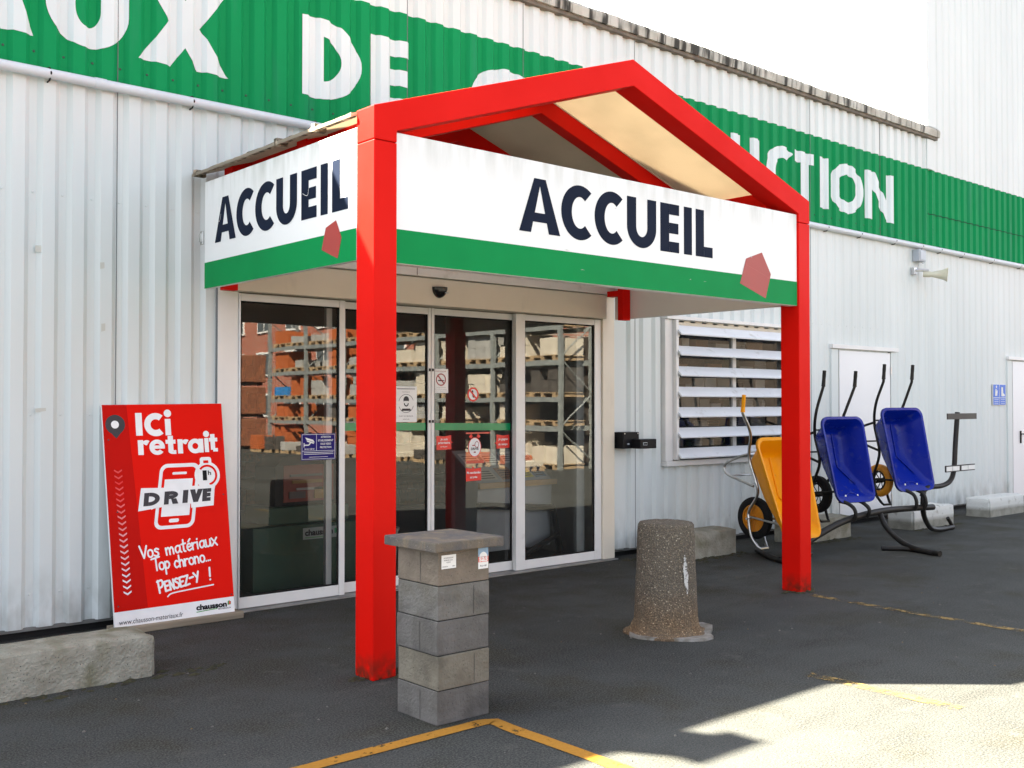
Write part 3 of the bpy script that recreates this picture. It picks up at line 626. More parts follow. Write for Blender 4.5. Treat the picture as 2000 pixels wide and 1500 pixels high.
put(mb, frs, [rect(cx - .032, cz - .014, cx + .028, cz - .003), rect(cx + .031, cz - .014, cx + .038, cz - .003), [[(cx - .03, cz + .03), (cx - .02, cz + .034), (cx - .008, cz + .008), (cx - .016, cz + .006)]]], POSTG, .002)
put(mb, frs, [arc(cx, cz, .056, .056, 0, 360, .010, n=30), [[(cx - .042, cz + .034), (cx - .034, cz + .042), (cx + .042, cz - .034), (cx + .034, cz - .042)]]], DKR, .0025)
text(mb, frs, 'INTERDICTION DE FUMER', 5.682, 1.886, 5.802, 1.893, DKR, .01, .002); text(mb, frs, 'Il est interdit de fumer', 5.69, 1.743, 5.80, 1.749, POSTG, 0, .002); text(mb, frs, 'dans tous les locaux', 5.675, 1.727, 5.81, 1.732, POSTG, 0, .002); text(mb, frs, 'sous peine de poursuites', 5.68, 1.710, 5.805, 1.714, POSTG, 0, .002)
mb.build('no_smoking_notice', dC, label='white no smoking notice with a dark red ring')
mb = MB(); cx, cz = 6.115, 1.684; put(mb, frs, [disc(cx, cz, .067)], STRED, .0015); put(mb, frs, [disc(cx, cz, .050)], PAPER, .002)
put(mb, frs, [[[(cx - .014, cz + .02), (cx, cz + .03), (cx + .008, cz - .02), (cx - .006, cz - .026)]], disc(cx + .01, cz - .02, .012), disc(cx - .008, cz + .028, .010)], POSTG, .0025)
put(mb, frs, [[[(cx - .042, cz + .030), (cx - .030, cz + .042), (cx + .042, cz - .030), (cx + .030, cz - .042)]]], STRED, .0034)
mb.build('round_sticker', dC, label='round red and white prohibition sticker')
def bubble(x0, x1, z0, z1, lines, tail):
    mb = MB(); j = lambda: rnd.uniform(-.004, .004)
    put(mb, frs, [[[(x0 + j(), z0 + j()), (x1 + j(), z0 + .006), (x1 - .002, z1 + j()), ((x0 + x1) / 2, z1 - .008), (x0, z1 + j())]], [tail]], STRED, .0015)
    n = len(lines); hgt = (z1 - z0) * .74 / n
    for i, (s, w, hh) in enumerate(lines):
        zc = z1 - (z1 - z0) * .15 - hgt * (i + .5); text(mb, frs, s, (x0 + x1) / 2 - w / 2, zc - hh / 2, (x0 + x1) / 2 + w / 2, zc + hh / 2, PAPER, .025, .0026, .15)
    mb.build('speech_sticker', dC)
bubble(5.692, 5.862, 1.178, 1.310, (('Je suis', .085, .026), ('prioritaire', .135, .026), ('sur le parc', .08, .014)), [(5.86, 1.255), (5.885, 1.248), (5.86, 1.238)])
bubble(6.398, 6.560, 1.173, 1.305, (('Je gagne', .12, .028), ('du temps', .115, .026)), [(6.40, 1.24), (6.375, 1.225), (6.40, 1.215)])
bubble(6.030, 6.215, .880, 1.003, (('Ma marchandise', .165, .022), ('est prête', .085, .026)), [(6.10, 1.0), (6.11, 1.02), (6.135, .998)])
mb = MB(); cx, cz = 6.135, 1.195; PALER = flat('pale_red_film', (.55, .09, .05))
put(mb, frs, [rect(6.035, 1.045, 6.245, 1.072), rect(6.03, 1.318, 6.32, 1.334)], PALER, .0012); put(mb, frs, [[[(cx - .07, cz + .10), (cx - .04, cz + .125), (cx - .02, cz + .10), (cx - .05, cz + .08)]], [[(cx + .07, cz + .10), (cx + .04, cz + .125), (cx + .02, cz + .10), (cx + .05, cz + .08)]], disc(cx, cz, .078, .092)], STRED, .0013)
put(mb, frs, [disc(cx, cz, .070, .085)], PAPER, .002); put(mb, frs, [arc(cx + .025, cz + .025, .026, .030, 0, 360, .006, n=20), rect(cx - .03, cz + .012, cx, cz + .022), rect(cx - .012, cz - .052, cx + .012, cz - .040)], DKR, .0026)
text(mb, frs, 'DRIVE', cx - .045, cz - .026, cx + .045, cz - .004, POSTK, .03, .003); mb.build('drive_sticker', dC, label='oval white drive sticker with red clock ears')
for dd, a, b, za, zb_ in ((dB, 4.705, 5.583, 1.435, 1.428), (dC, 5.657, 6.583, 1.425, 1.412)):
    mb = MB(); put(mb, frs, [[[(a, za - .064), (b, zb_ - .068), (b, zb_), (a, za)]]], STGREEN, .0012); mb.build('safety_band', dd)

# ---- louvred window
mb = MB(); mb.box(8.745, 8.868, 7.490, 7.56, .975, 2.52, FRAME, .003); mb.box(8.870, 8.912, 7.44, 7.56, .985, 2.515, FRAME, .003); mb.box(11.19, 11.26, 7.44, 7.56, .985, 2.515, FRAME, .003)
mb.box(8.745, 11.30, 7.46, 7.57, 2.522, 2.56, FRAME, .003); mb.box(8.745, 11.30, 7.47, 7.57, .915, .973, FRAME, .004); mb.box(8.914, 11.188, 7.53, 7.57, 2.44, 2.518, BEIGE)
wf = mb.build('window', ware)
mb = MB(); mb.box(8.914, 8.97, 7.575, 7.62, .98, 2.44, FRAME); mb.box(10.045, 10.11, 7.575, 7.62, .98, 2.44, FRAME); mb.box(11.13, 11.187, 7.575, 7.62, .98, 2.44, FRAME)
mb.box(8.97, 10.045, 7.578, 7.618, .98, 1.03, FRAME); mb.box(10.11, 11.13, 7.578, 7.618, .98, 1.03, FRAME); mb.build('casement_frame', wf)
mb = MB(); mb.add([(8.91, 7.60, .98), (11.19, 7.60, .98), (11.19, 7.60, 2.5), (8.91, 7.60, 2.5)], [(0, 1, 2, 3)], GLASSW); mb.build('window_glass', wf, recalc=False)
mb = MB(); LV = mat('louvre_white', (.76, .78, .80), (.70, .72, .745), .38, scale=4, stretch=(.5, 3, 3), c3=(.5, .5, .48), s3=9, lo3=.62, hi3=.8)
for i in range(7):
    z = 2.452 - .2255 * i; y = 7.50
    sec = [(y, z), (y - .012, z + .010), (y - .112, z - .090), (y - .107, z - .104), (y - .095, z - .100)]
    mb.prism(sec, 8.898, 11.205, 'x', LV, .0015)
mb.build('louvre_slats', wf)
mb = MB()
for i in range(7):
    z = 2.452 - .2255 * i; mb.box(8.9125, 8.925, 7.44, 7.52, z - .12, z - .03, FRAME); mb.box(8.9255, 8.94, 7.49, 7.52, z - .10, z - .06, BLACK)
mb.build_each('louvre_bracket', wf)
# ---- the two white service doors
def service_door(x0, x1, z0, z1, handle_x, gap_side):
    d = MB(); d.box(x0 + .19, x1 - .12, 7.508, 7.56, z0, z1 - .075, mat('white_steel_door', (.80, .80, .80), (.77, .77, .775), .4, scale=1), .003)
    f = d.build('service_door', ware)
    t = MB(); t.box(x0, x0 + .16, 7.505, 7.56, z0, z1 - .06, WHITE, .003); t.box(x1 - .10, x1, 7.505, 7.56, z0, z1 - .06, WHITE, .003)
    t.box(x0 - .01, x1 + .06, 7.475, 7.56, z1 - .055, z1, FRAME, .004); t.box(x0 + .161, x0 + .189, 7.515, 7.56, z0, z1 - .06, mat('door_rebate', (.30, .30, .29))); t.box(x1 - .119, x1 - .101, 7.515, 7.56, z0, z1 - .06, mat('door_rebate', (.30, .30, .29)))
    t.build('door_frame', f)
    if handle_x:
        hh = MB(); hh.box(handle_x - .02, handle_x + .02, 7.49, 7.507, .95, 1.15, BLACK, .003); hh.tube([(handle_x, 7.49, 1.1), (handle_x, 7.45, 1.1), (handle_x + .12, 7.45, 1.1)], .009, BLACK, 8); hh.build('handle', f)
    h = MB()
    for z in (2.05, 1.1, .3): h.tube([(x1 - .11, 7.50, z - .05), (x1 - .11, 7.50, z + .05)], .012, STEELZ, 8)
    h.build_each('hinge', f); return f
service_door(12.03, 13.62, .085, 2.37, None, 0)

# ================================================================== TALL PART
tall = thing('tall_warehouse', 'tall white ribbed metal hall rising beside the low roof', 'building', (18, 7.5, 0))
mb = MB(); clad(mb, 14.78, 24, [.075, 3.9], [WHITE_LOW], 0, .35); clad(mb, 14.78, 24, [3.9, 4.38, 5.03], [GREEN, GREEN]); clad(mb, 14.78, 24, [5.03, 10.5], [WHITE], .003, .5); clad(mb, 14.602, 14.778, [.075, 3.9], [WHITE_LOW], 0, .35); clad(mb, 14.602, 14.778, [3.9, 5.03], [GREEN])
mb.build('cladding', tall)
mb = MB(); mb.box(14.585, 14.86, 7.508, 7.60, 5.66, 10.5, WHITE, .004); mb.box(14.60, 14.78, 7.512, 7.60, 5.031, 5.47, WHITE); mb.build('corner_flashing', tall)
mb = MB(); xs = breaks(14.62, 24); vs = []; fs = []
for i, x in enumerate(xs):
    vs += [(x, prof(x) - .004, 4.372), (x, prof(x) - .009, 4.384)]
    if i: fs.append((2 * i - 2, 2 * i, 2 * i + 1, 2 * i - 1))
mb.add(vs, fs, flat('lap_line', (.003, .06, .03), .8)); mb.build('sheet_lap', tall)  # thin dark green strip marks the sheet overlap
mb = MB(); mb.box(14.6, 24, 7.62, 25, 10.3, 10.48, CAPM); mb.box(14.585, 14.64, 7.61, 25, 0, 10.29, WHITE); mb.box(23.9, 24, 7.6, 25, 0, 10.29, WHITE); mb.box(14.65, 23.9, 24.8, 25, 0, 10.29, WHITE); mb.box(14.62, 24, 7.44, 7.62, 10.49, 10.6, CAPM); mb.build('roof', tall)
mb = MB(); mb.box(14.6, 24, 7.60, 7.75, 0, .40, DARKGAP); mb.box(14.6, 24, 7.545, 7.60, .055, .08, PL); mb.build('plinth', tall)
_w = ware; ware = tall; service_door(17.17, 18.75, .085, 2.36, 17.62, 0); ware = _w

# ================================================================== ROOF VENT whose shadow falls on the yard
mb = MB(); bl = [(-.615, 5.46), (-.615, 5.66), (-.835, 6.10), (-1.185, 6.10), (-1.04, 5.66), (-1.04, 5.46)]
mb.prism(bl, 7.50, 7.66, 'y', WHITE, .004); mb.box(-1.25, -.77, 7.47, 7.69, 6.101, 6.125, PIPE, .004)
tag(mb.build('roof_vent'), 'leaning white sheet metal vent standing on the roof edge', 'vent')

# ================================================================== ENTRANCE CANOPY
can = thing('entrance_canopy', 'red framed gabled canopy with ACCUEIL signs over the glass entrance', 'canopy', (5.61, 5.1, 0))
XL0, XL1, XR0, XR1, YF, YB = 3.385, 3.548, 7.682, 7.845, 5.10, 5.285
for a, b in ((XL0, XL1), (XR0, XR1)):
    mb = MB(); mb.box(a, b, YF, YB, 0.0, 3.138, RED, .006); mb.build('post', can)
mb = MB(); XC = 5.615
out = [(XL0, 3.142), (XL0, 3.338), (XC, 4.085), (XR1, 3.338), (XR1, 3.142), (XR0, 3.142), (XR0, 3.212), (XC, 3.893), (XL1, 3.212), (XL1, 3.142)]
mb.prism(out, YF, YB, 'y', RED, .005); mb.build('gable_frame', can)
def rafter(y0, y1, dz, depth, xi):
    mb = MB(); z = lambda x: 4.050 - .3335 * abs(x - XC) - dz
    mb.prism([(3.50, z(3.50)), (XC, z(XC)), (7.73, z(7.73)), (7.73, z(7.73) - depth), (XC, z(XC) - depth), (3.50, z(3.5) - depth)], y0, y1, 'y', RED, .004); mb.build('rafter', can)
rafter(6.08, 6.20, 0, .15, 0); rafter(7.14, 7.27, 0, .17, 0)
for x0, x1, zz in ((3.66, 3.74, 3.400), (7.49, 7.57, 3.400)):
    mb = MB(); mb.box(x0, x1, YB + .002, 7.38, zz - .24, zz, RED, .004); mb.build('eaves_beam', can)
for a, b in ((XL0 + .11, XL1), (XR0, XR1 - .02)):
    a, b = (a, a + .11) if a > 5 else (b - .11, b)
    mb = MB(); mb.box(a, b, 7.13, 7.20, 2.43, 3.14, RED, .004); mb.box(a + .01, b - .01, 7.20, 7.355, 2.675, 2.73, RED, .003)
    mb.build('wall_post', can)
# polycarbonate sheets, two bays each side
for s in (-1, 1):
    for y0, y1 in ((YB + .003, 6.138), (6.142, 7.49)):
        mb = MB(); x0, x1 = XC + s * .004, XC + s * 2.27; z = lambda x: 4.056 - .3335 * abs(x - XC)
        top = .020; mb.add([(x0, y0, z(x0)), (x1, y0, z(x1)), (x1, y1, z(x1)), (x0, y1, z(x0)), (x0, y0, z(x0) + top), (x1, y0, z(x1) + top), (x1, y1, z(x1) + top), (x0, y1, z(x0) + top)], [(0, 1, 2, 3), (4, 5, 6, 7), (0, 1, 5, 4), (1, 2, 6, 5), (2, 3, 7, 6), (3, 0, 4, 7)], POLY); mb.build('roof_sheet', can)
    mb = MB(); x1 = XC + s * 2.235; zz = 4.056 - .3335 * 2.235; vs = []; fs = []; n = 60
    for i in range(n + 1):
        y = YB + .02 + (7.48 - YB) * i / n; e = .010 * mnoise.noise(Vector((y * 9, s, 0))); w = .012 * mnoise.noise(Vector((y * 14, s + 4, 0)))
        vs += [(x1 + s * (.030 + w), y, zz - .008 + e * .5), (x1 - s * .012, y, zz - .004), (x1 - s * .03, y, zz + .030), (x1 + s * (.020 + w), y, zz + .018 + e)]
        if i:
            for k in range(4): fs.append((4 * i - 4 + k, 4 * i - 4 + (k + 1) % 4, 4 * i + (k + 1) % 4, 4 * i + k))
    fs += [(0, 1, 2, 3), (4 * n + 3, 4 * n + 2, 4 * n + 1, 4 * n)]
    mb.add(vs, fs, ROOFEDGE)
    for y in (5.72, 6.20, 7.44): mb.box(min(x1 - s * .05, x1 + s * .038), max(x1 - s * .05, x1 + s * .038), y - .022, y + .022, zz - .016, zz + .034, ROOFEDGE, .005)
    mb.build('eaves_edging', can)
    mb = MB()
    for y in (5.30, 6.21, 6.07): mb.add([(XC, y, 4.043), (XC + s * 2.1, y, 4.043 - .7004), (XC + s * 2.1, y + .022, 4.043 - .7004), (XC, y + .022, 4.043), (XC, y, 4.052), (XC + s * 2.1, y, 4.052 - .7004), (XC + s * 2.1, y + .022, 4.052 - .7004), (XC, y + .022, 4.052)], [(0, 1, 2, 3), (4, 5, 6, 7), (0, 1, 5, 4), (1, 2, 6, 5), (2, 3, 7, 6), (3, 0, 4, 7)], BEIGE)
    mb.build('glazing_bar', can)
mb = MB(); mb.prism([(XC - .12, 4.045), (XC, 4.085), (XC + .12, 4.045), (XC + .12, 4.060), (XC, 4.104), (XC - .12, 4.060)], YB + .004, 7.49, 'y', FRAME); mb.build('ridge_cap', can)
# front sign
SZ0, SZ1, SG = 2.428, 3.208, 2.633
mb = MB(); mb.box(XL1 + .002, XR0 - .002, 5.118, 5.20, SZ0, SZ1, SIGNW, .006); sf = mb.build('sign_panel', can, label='wide front sign reading ACCUEIL')
mb = MB(); f1 = Frame((0, 5.118, 0), (1, 0, 0), (0, 0, 1), (0, -1, 0)); put(mb, f1, [rect(XL1 + .004, SZ0 + .003, XR0 - .004, SG)], SIGNG, .0012); mb.build('green_stripe', sf)
for ch, a, b in zip('ACCUEIL', (4.525, 4.906, 5.228, 5.559, 5.921, 6.191, 6.331), (4.896, 5.195, 5.512, 5.875, 6.135, 6.286, 6.537)):
    z0, z1 = (2.730, 3.092) if ch != 'C' else (2.722, 3.100)
    mb = MB(); put(mb, f1, letter(ch, a, b, z0, z1, .100 if ch != 'U' else .098, .080), NAVY, .0014); mb.build('sign_letter', sf)
mb = MB(); put(mb, f1, [[[(7.178, 2.836), (6.964, 2.767), (6.883, 2.561), (7.227, 2.463), (7.301, 2.667)]]], FADED, .0026); put(mb, f1, [[[(6.96, 2.72), (7.10, 2.685), (7.10, 2.6835), (6.96, 2.7185)]], [[(7.08, 2.69), (7.29, 2.63), (7.29, 2.6285), (7.08, 2.6885)]]], flat('faded_pink', (.44, .09, .075)), .003); mb.build('pentagon_emblem', sf)
mb = MB(); rr = random.Random(3)
for i in range(9): x = rr.uniform(4.0, 7.6); z = rr.uniform(2.5, 3.1); put(mb, f1, [[[(x, z), (x + rr.uniform(.01, .05), z + rr.uniform(-.01, .012)), (x + .02, z + .004)]]], flat('scuff', (.33, .33, .31)), .004)
mb.build_each('scuff_mark', sf)
# side signs
for xo, xi, nx in ((XL0 + .004, XL0 + .040, -1), (XR1 - .004, XR1 - .040, 1)):
    x0, x1 = min(xo, xi), max(xo, xi)
    mb = MB(); mb.box(x0, x1, YB + .003, 7.355, 2.448, 3.243, SIGNW, .005); ss = mb.build('sign_panel', can, label='side sign reading ACCUEIL beside the ' + ('left' if nx < 0 else 'right') + ' post')
    mb = MB()
    if nx < 0: f2 = Frame((xo, 0, 0), (0, -1, 0), (0, 0, 1), (-1, 0, 0)); U_ = lambda y: -y
    else: f2 = Frame((xo, 12.64, 0), (0, 1, 0), (0, 0, 1), (1, 0, 0)); U_ = lambda y: -y
    put(mb, f2, [rect(-7.353, 2.450, -5.290, 2.642)], SIGNG, .0012); mb.build('green_stripe', ss)
    for ch, a, b in zip('ACCUEIL', (7.182, 6.842, 6.562, 6.267, 5.937, 5.699, 5.564), (6.850, 6.585, 6.295, 5.992, 5.747, 5.614, 5.380)):
        z0, z1 = (2.770, 3.088) if ch != 'C' else (2.763, 3.096)
        mb = MB(); put(mb, f2, letter(ch, -a, -b, z0, z1, .092 if ch != 'I' else .085, .074), NAVY, .0014)
        if ch in 'AE': put(mb, f2, [ribbon([(-a + .02, z0 + .17), (-a + .08, z0 + .15), (-a + .10, z0 + .20)], .0025, 4, False)[0]], SIGNW, .004)
        mb.build('sign_letter', ss)
    mb = MB(); put(mb, f2, [[[(-5.515, 2.718), (-5.634, 2.686), (-5.684, 2.554), (-5.494, 2.481), (-5.452, 2.606)]]], FADED, .0026); mb.build('pentagon_emblem', ss)
mb = MB(); mb.box(3.372, 3.388, 7.36, 7.40, 2.78, 2.88, CHROME, .003); mb.box(3.36, 3.372, 7.37, 7.39, 2.80, 2.86, CHROME); mb.build('bracket', can)

# ================================================================== POSTER BOARD leaning on the wall
pb = thing('poster_board', 'red advertising board leaning against the ribbed wall left of the glass doors', 'poster', (3.16, 7.27, 0))
Pv = Vector((-.018, .21, 1.545)).normalized(); Pu = Vector((1, 0, 0)); Pn = Vector((0, -1.545, .21)).normalized()
fp = Frame((2.712, 7.268, .045), Pu, Pv, Pn)
cor = [(0.0, 0.0), (.890, 0.0), (.893, 1.570), (-.010, 1.560)]
mb = MB(); vs = [fp(a, b, -.001) for a, b in cor] + [fp(a, b, -.022) for a, b in cor]
mb.add(vs, [(0, 1, 2, 3), (7, 6, 5, 4), (0, 4, 5, 1), (1, 5, 6, 2), (2, 6, 7, 3), (3, 7, 4, 0)], POSTW); pan = mb.build('board', pb)
mb = MB(); put(mb, fp, [[[(.001, .112), (.890, .119), (.892, 1.569), (-.009, 1.559)]]], POSTR, .0002)
put(mb, fp, [[[(.001, .112), (.237, .1139), (.165, 1.5605), (-.009, 1.559)]]], POSTD, .0006); mb.build('red_print', pan)
mb = MB()                                              # map pin
put(mb, fp, [disc(.078, 1.418, .070), [[(.016, 1.388), (.140, 1.388), (.082, 1.318)]]], POSTG, .001); put(mb, fp, [disc(.076, 1.418, .028)], POSTW, .002); mb.build('map_pin', pan)
mb = MB()                                              # heading
put(mb, fp, [rect(.224, 1.336, .272, 1.500), arc(.372, 1.414, .085, .085, 50, 310, .046, n=28), rect(.441, 1.334, .484, 1.455), disc(.464, 1.496, .028)], POSTW, .001)
L = []; xh0, xh1 = 1.196, 1.303
L += [rect(.232, xh0, .272, xh1), arc(.296, 1.262, .040, .040, 55, 150, .036, n=8)]                                                       # r
L += [arc(.373, 1.249, .058, .056, 0, 320, .034, .030, n=26), rect(.335, 1.238, .430, 1.262)]                                                # e
L += [rect(.455, xh0 + .02, .494, 1.330), rect(.437, 1.272, .512, 1.301), arc(.494, 1.216, .039, .020, 180, 270, .030, .018, n=6), rect(.494, xh0, .514, xh0 + .028)]  # t
L += [rect(.527, xh0 + .002, .566, xh1), arc(.590, 1.262, .040, .040, 55, 150, .036, n=8)]                                                   # r
L += [arc(.662, 1.250, .057, .055, 0, 360, .034, .032, n=28), rect(.690, xh0 + .004, .726, xh1)]                                             # a
L += [rect(.737, xh0 + .006, .772, xh1 + .002) if False else rect(.735, xh0 + .006, .768, xh1 + .004), disc(.752, 1.338, .024)]                # i
L += [rect(.783, xh0 + .022, .818, 1.336), rect(.772, 1.280, .838, 1.308), rect(.800, xh0 + .008, .838, xh0 + .034)]                          # t
put(mb, fp, L, POSTW, .001); mb.build('heading', pan)
mb = MB()                                              # phone with stopwatch
def tilt(poly, cx, cy, a, sh): return [[(cx + (x - cx) + sh * (y - cy), y) for x, y in p] for p in poly]
T = lambda pieces: [tilt(p, .505, .88, 0, .17) for p in pieces]
put(mb, fp, T([rrect(.348, .655, .652, 1.125, .055)]), POSTW, .0008)
put(mb, fp, T([rrect(.372, .680, .626, 1.098, .036)]), POSTR, .0014)
put(mb, fp, T([rect(.392, .745, .606, 1.012)]), POSTW, .0020); put(mb, fp, T([rrect(.445, 1.045, .555, 1.063, .008), rrect(.455, .700, .530, .726, .012)]), POSTW, .0021)
put(mb, fp, [disc(.742, 1.030, .100), rrect(.690, 1.100, .780, 1.165, .02), [[(.70, .95), (.80, .95), (.785, .90), (.64, .93)]]], POSTW, .0026)
put(mb, fp, [arc(.742, 1.030, .078, .078, -80, 140, .016, n=26), rect(.716, 1.120, .756, 1.140)], POSTR, .0040)
text(mb, fp, '1', .705, .992, .738, 1.066, POSTK, .04, .0042); text(mb, fp, 'h', .747, 1.030, .772, 1.064, POSTK, .02, .0042)
put(mb, fp, [[[(.205, .795), (.385, .815), (.405, .953), (.235, .958)]], [[(.36, .83), (.72, .825), (.725, .955), (.36, .94)]], [[(.60, .795), (.775, .803), (.795, .958), (.60, .955)]], [[(.30, .80), (.40, .84), (.40, .93), (.30, .95)]]], POSTW, .0050)
for ch, a, b in (('D', .248, .365), ('R', .398, .507), ('I', .538, .578), ('V', .600, .718), ('E', .672, .752)):
    if ch == 'V': a, b = .590, .690
    if ch == 'E': a, b = .690, .756
    z0, z1 = .828, .922
    pcs = [[[(x + .14 * (y - z0) - .004, y + .02 * (x - .25)) for x, y in p] for p in pc] for pc in letter(ch, a, b, z0, z1, .036, .027)]
    put(mb, fp, pcs, POSTG, .0062)
mb.build('drive_emblem', pan)
CH = [mat('chevron_%d' % i, tuple(.80 * (1 - i / 7) + .80 * i / 7 if k == 0 else .022 + (.78 - .022) * (i / 7) ** 1.6 for k in range(3))) for i in range(8)]
mb = MB()
for i in range(22):
    v = 1.10 - i * .0405; u = .080 + .020 * (i / 21); m = CH[min(7, int(i / 21 * 8.2))] if i > 1 else CH[1]; w = .028
    put(mb, fp, [[[(u - w, v), (u - w, v - .011), (u, v - .030), (u, v - .017)]], [[(u + w, v), (u + w, v - .011), (u, v - .030), (u, v - .017)]]], m, .001)
mb.build('chevrons', pan)
mb = MB()
hand(mb, fp, 'Vos', .205, .462, .088, 4, .0125, POSTW, xs=1.05); hand(mb, fp, 'matériaux', .395, .470, .086, 6, .0125, POSTW, xs=1.12)
hand(mb, fp, 'Top', .292, .366, .088, 5, .0125, POSTW, xs=1.02); hand(mb, fp, 'chrono...', .450, .372, .084, 6, .0125, POSTW, xs=1.05)
hand(mb, fp, 'PENSEZ', .325, .208, .085, 9, .0145, POSTW, xs=.98); hand(mb, fp, '-Y', .560, .248, .085, 10, .0145, POSTW, xs=1.1); hand(mb, fp, '!', .700, .258, .085, 2, .0145, POSTW)
for pc in [ribbon([(.385, .176), (.42, .196), (.55, .208), (.735, .222)], .0095, 5)]: put(mb, fp, pc, POSTW, .001)
mb.build('handwriting', pan)
mb = MB(); text(mb, fp, 'www.chausson-materiaux.fr', .030, .022, .490, .056, POSTG, .0, .001, .12); text(mb, fp, 'chausson', .592, .050, .830, .092, POSTK, .045, .001)
put(mb, fp, [[[(.592, .036), (.755, .044), (.755, .050), (.592, .042)]]], POSTGR, .001); text(mb, fp, 'MATERIAUX', .762, .036, .862, .046, POSTG, .02, .001)
put(mb, fp, [[[(.838, .062), (.862, .064), (.864, .085), (.850, .094), (.838, .086)]]], POSTGR, .001); put(mb, fp, [[[(.846, .066), (.860, .067), (.862, .084), (.851, .091)]]], STRED, .002); mb.build('footer_print', pan)
mb = MB()
for u, v in ((.025, 1.31), (.868, 1.30), (.86, .88), (.06, .80), (.872, .135), (.03, .15)): put(mb, fp, [disc(u, v, .006, n=10)], POSTG, .001)
mb.build_each('screw_head', pan)
mb = MB(); mb.box(2.70, 3.66, 7.235, 7.40, .001, .052, WOODW, .006); mb.build('foot_plank', pb)

# ================================================================== BLOCK PILLAR
bp = thing('block_pillar', 'square pillar of five stacked concrete blocks under a flat cap slab', 'pillar', (3.32, 4.34, 0))
for i, tone in enumerate((2, 3, 2, 1, 4)):
    mb = MB(); z = .001 + .1728 * i; j = [.003 * math.sin(i * 2.3 + k) for k in range(4)]
    mb.box(3.155 + j[0], 3.487 + j[1], 4.178 + j[2], 4.522 + j[3], z, z + .1685, BL[tone], .0045)
    for (sx, face) in (((3.155 + (.17 if i % 2 else .10)), 0),): mb.box(sx + .06, sx + .0615, 4.1752 + j[2], 4.20, z + .01, z + .155, CUT) if i % 2 else None
    if i % 2 == 0: mb.box(3.1522 + j[0], 3.17, 4.322, 4.3235, z + .01, z + .155, CUT)
    b = mb.build('block', bp)
    if i == 4: topb = b
mb = MB(); mb.box(3.16, 3.48, 4.183, 4.517, .02, .86, DARKGAP); mb.build('mortar_core', bp)
mb = MB(); mb.box(3.098, 3.540, 4.122, 4.565, .8665, .916, CAPS, .006); mb.build('cap_slab', bp)
f3 = Frame((0, 4.1805, 0), (1, 0, 0), (0, 0, 1), (0, -1, 0)); yy = 4.178 + .003 * math.sin(4 * 2.3 + 2); f3 = Frame((0, yy, 0), (1, 0, 0), (0, 0, 1), (0, -1, 0))
mb = MB(); put(mb, f3, [rect(3.176, .775, 3.268, .843)], PAPER, .001)
for s, a, b, z0 in (('CE PARKING EST', 3.19, 3.25, .825), ('RESERVE AUX', 3.192, 3.246, .814), ('CLIENTS', 3.207, 3.233, .803), ('CHAUSSON', 3.18, 3.215, .783), ('MERCI', 3.245, 3.262, .783)): text(mb, f3, s, a, z0, b, z0 + .006, POSTG, .01, .0015)
mb.build('paper_label', topb)
mb = MB(); put(mb, f3, [rect(3.412, .752, 3.478, .862)], PAPER, .001); put(mb, f3, [rect(3.412, .815, 3.478, .862)], flat('pale_blue_print', (.22, .36, .52)), .0014); put(mb, f3, [arc(3.445, .812, .026, .026, 0, 180, .026, n=14)], PAPER, .0018)
put(mb, f3, [rect(3.412, .787, 3.478, .814)], STRED, .0018); text(mb, f3, 'sas', 3.416, .789, 3.474, .812, PAPER, .03, .0023); text(mb, f3, 'PLA 60', 3.424, .763, 3.466, .772, POSTG, .01, .0016); mb.build('colour_label', topb)

# ================================================================== BOLLARD
bx, by = 5.655, 4.845
bo = thing('concrete_bollard', 'stout tapered pebble concrete bollard with a white scrape', 'bollard', (bx, by, 0))
prf = [(0, .772), (.150, .775), (.182, .770), (.193, .755), (.198, .70), (.203, .5), (.212, .3), (.220, .12), (.226, .07), (.238, .042), (.262, .026), (.282, .016), (.285, -.02)]
dense = []
for (r0, z0), (r1, z1) in zip(prf, prf[1:]):
    n = max(1, int(abs(z1 - z0) / .022)); dense += [(r0 + (r1 - r0) * k / n, z0 + (z1 - z0) * k / n) for k in range(n)]
dense.append(prf[-1]); mb = MB(); seg = 110; vs = []; fs = []
for i, (r, z) in enumerate(dense):
    for j in range(seg):
        a = 2 * math.pi * j / seg; e = 1 + .022 * mnoise.noise(Vector((math.cos(a) * 26, math.sin(a) * 26, z * 55))) + .008 * mnoise.noise(Vector((math.cos(a) * 3, math.sin(a) * 3, z * 4)))
        if z < .09: e *= 1 + .10 * mnoise.noise(Vector((math.cos(a) * 2.2, math.sin(a) * 2.2, 7)))
        vs.append((bx + r * e * math.cos(a), by + r * e * math.sin(a), z + (.003 * mnoise.noise(Vector((r * 40 * math.cos(a), r * 40 * math.sin(a), 2))))))
    if i:
        for j in range(seg): fs.append(((i - 1) * seg + j, (i - 1) * seg + (j + 1) % seg, i * seg + (j + 1) % seg, i * seg + j))
mb.add(vs, fs, AGG); bod = mb.build('shaft', bo, smooth=False)
mb = MB(); ring = []
for k in range(22):
    a = 2 * math.pi * k / 22; rr_ = .295 + .035 * math.cos(a * 4 + .6) + rnd.uniform(-.012, .012); ring.append((bx + rr_ * math.cos(a) * 1.06 + .03, by + rr_ * math.sin(a) * 1.05 - .02))
mb.prism(ring, .001, .022, 'z', mat('broken_footing', (.30, .29, .27), (.16, .14, .11), .95, scale=14, bump=1, bscale=60, bdist=.01)); mb.build('footing', bo)
mb = MB(); SCR = worn_paint('white_scrape', (.62, .62, .60), .50, .58, 34); th0 = R(-98)
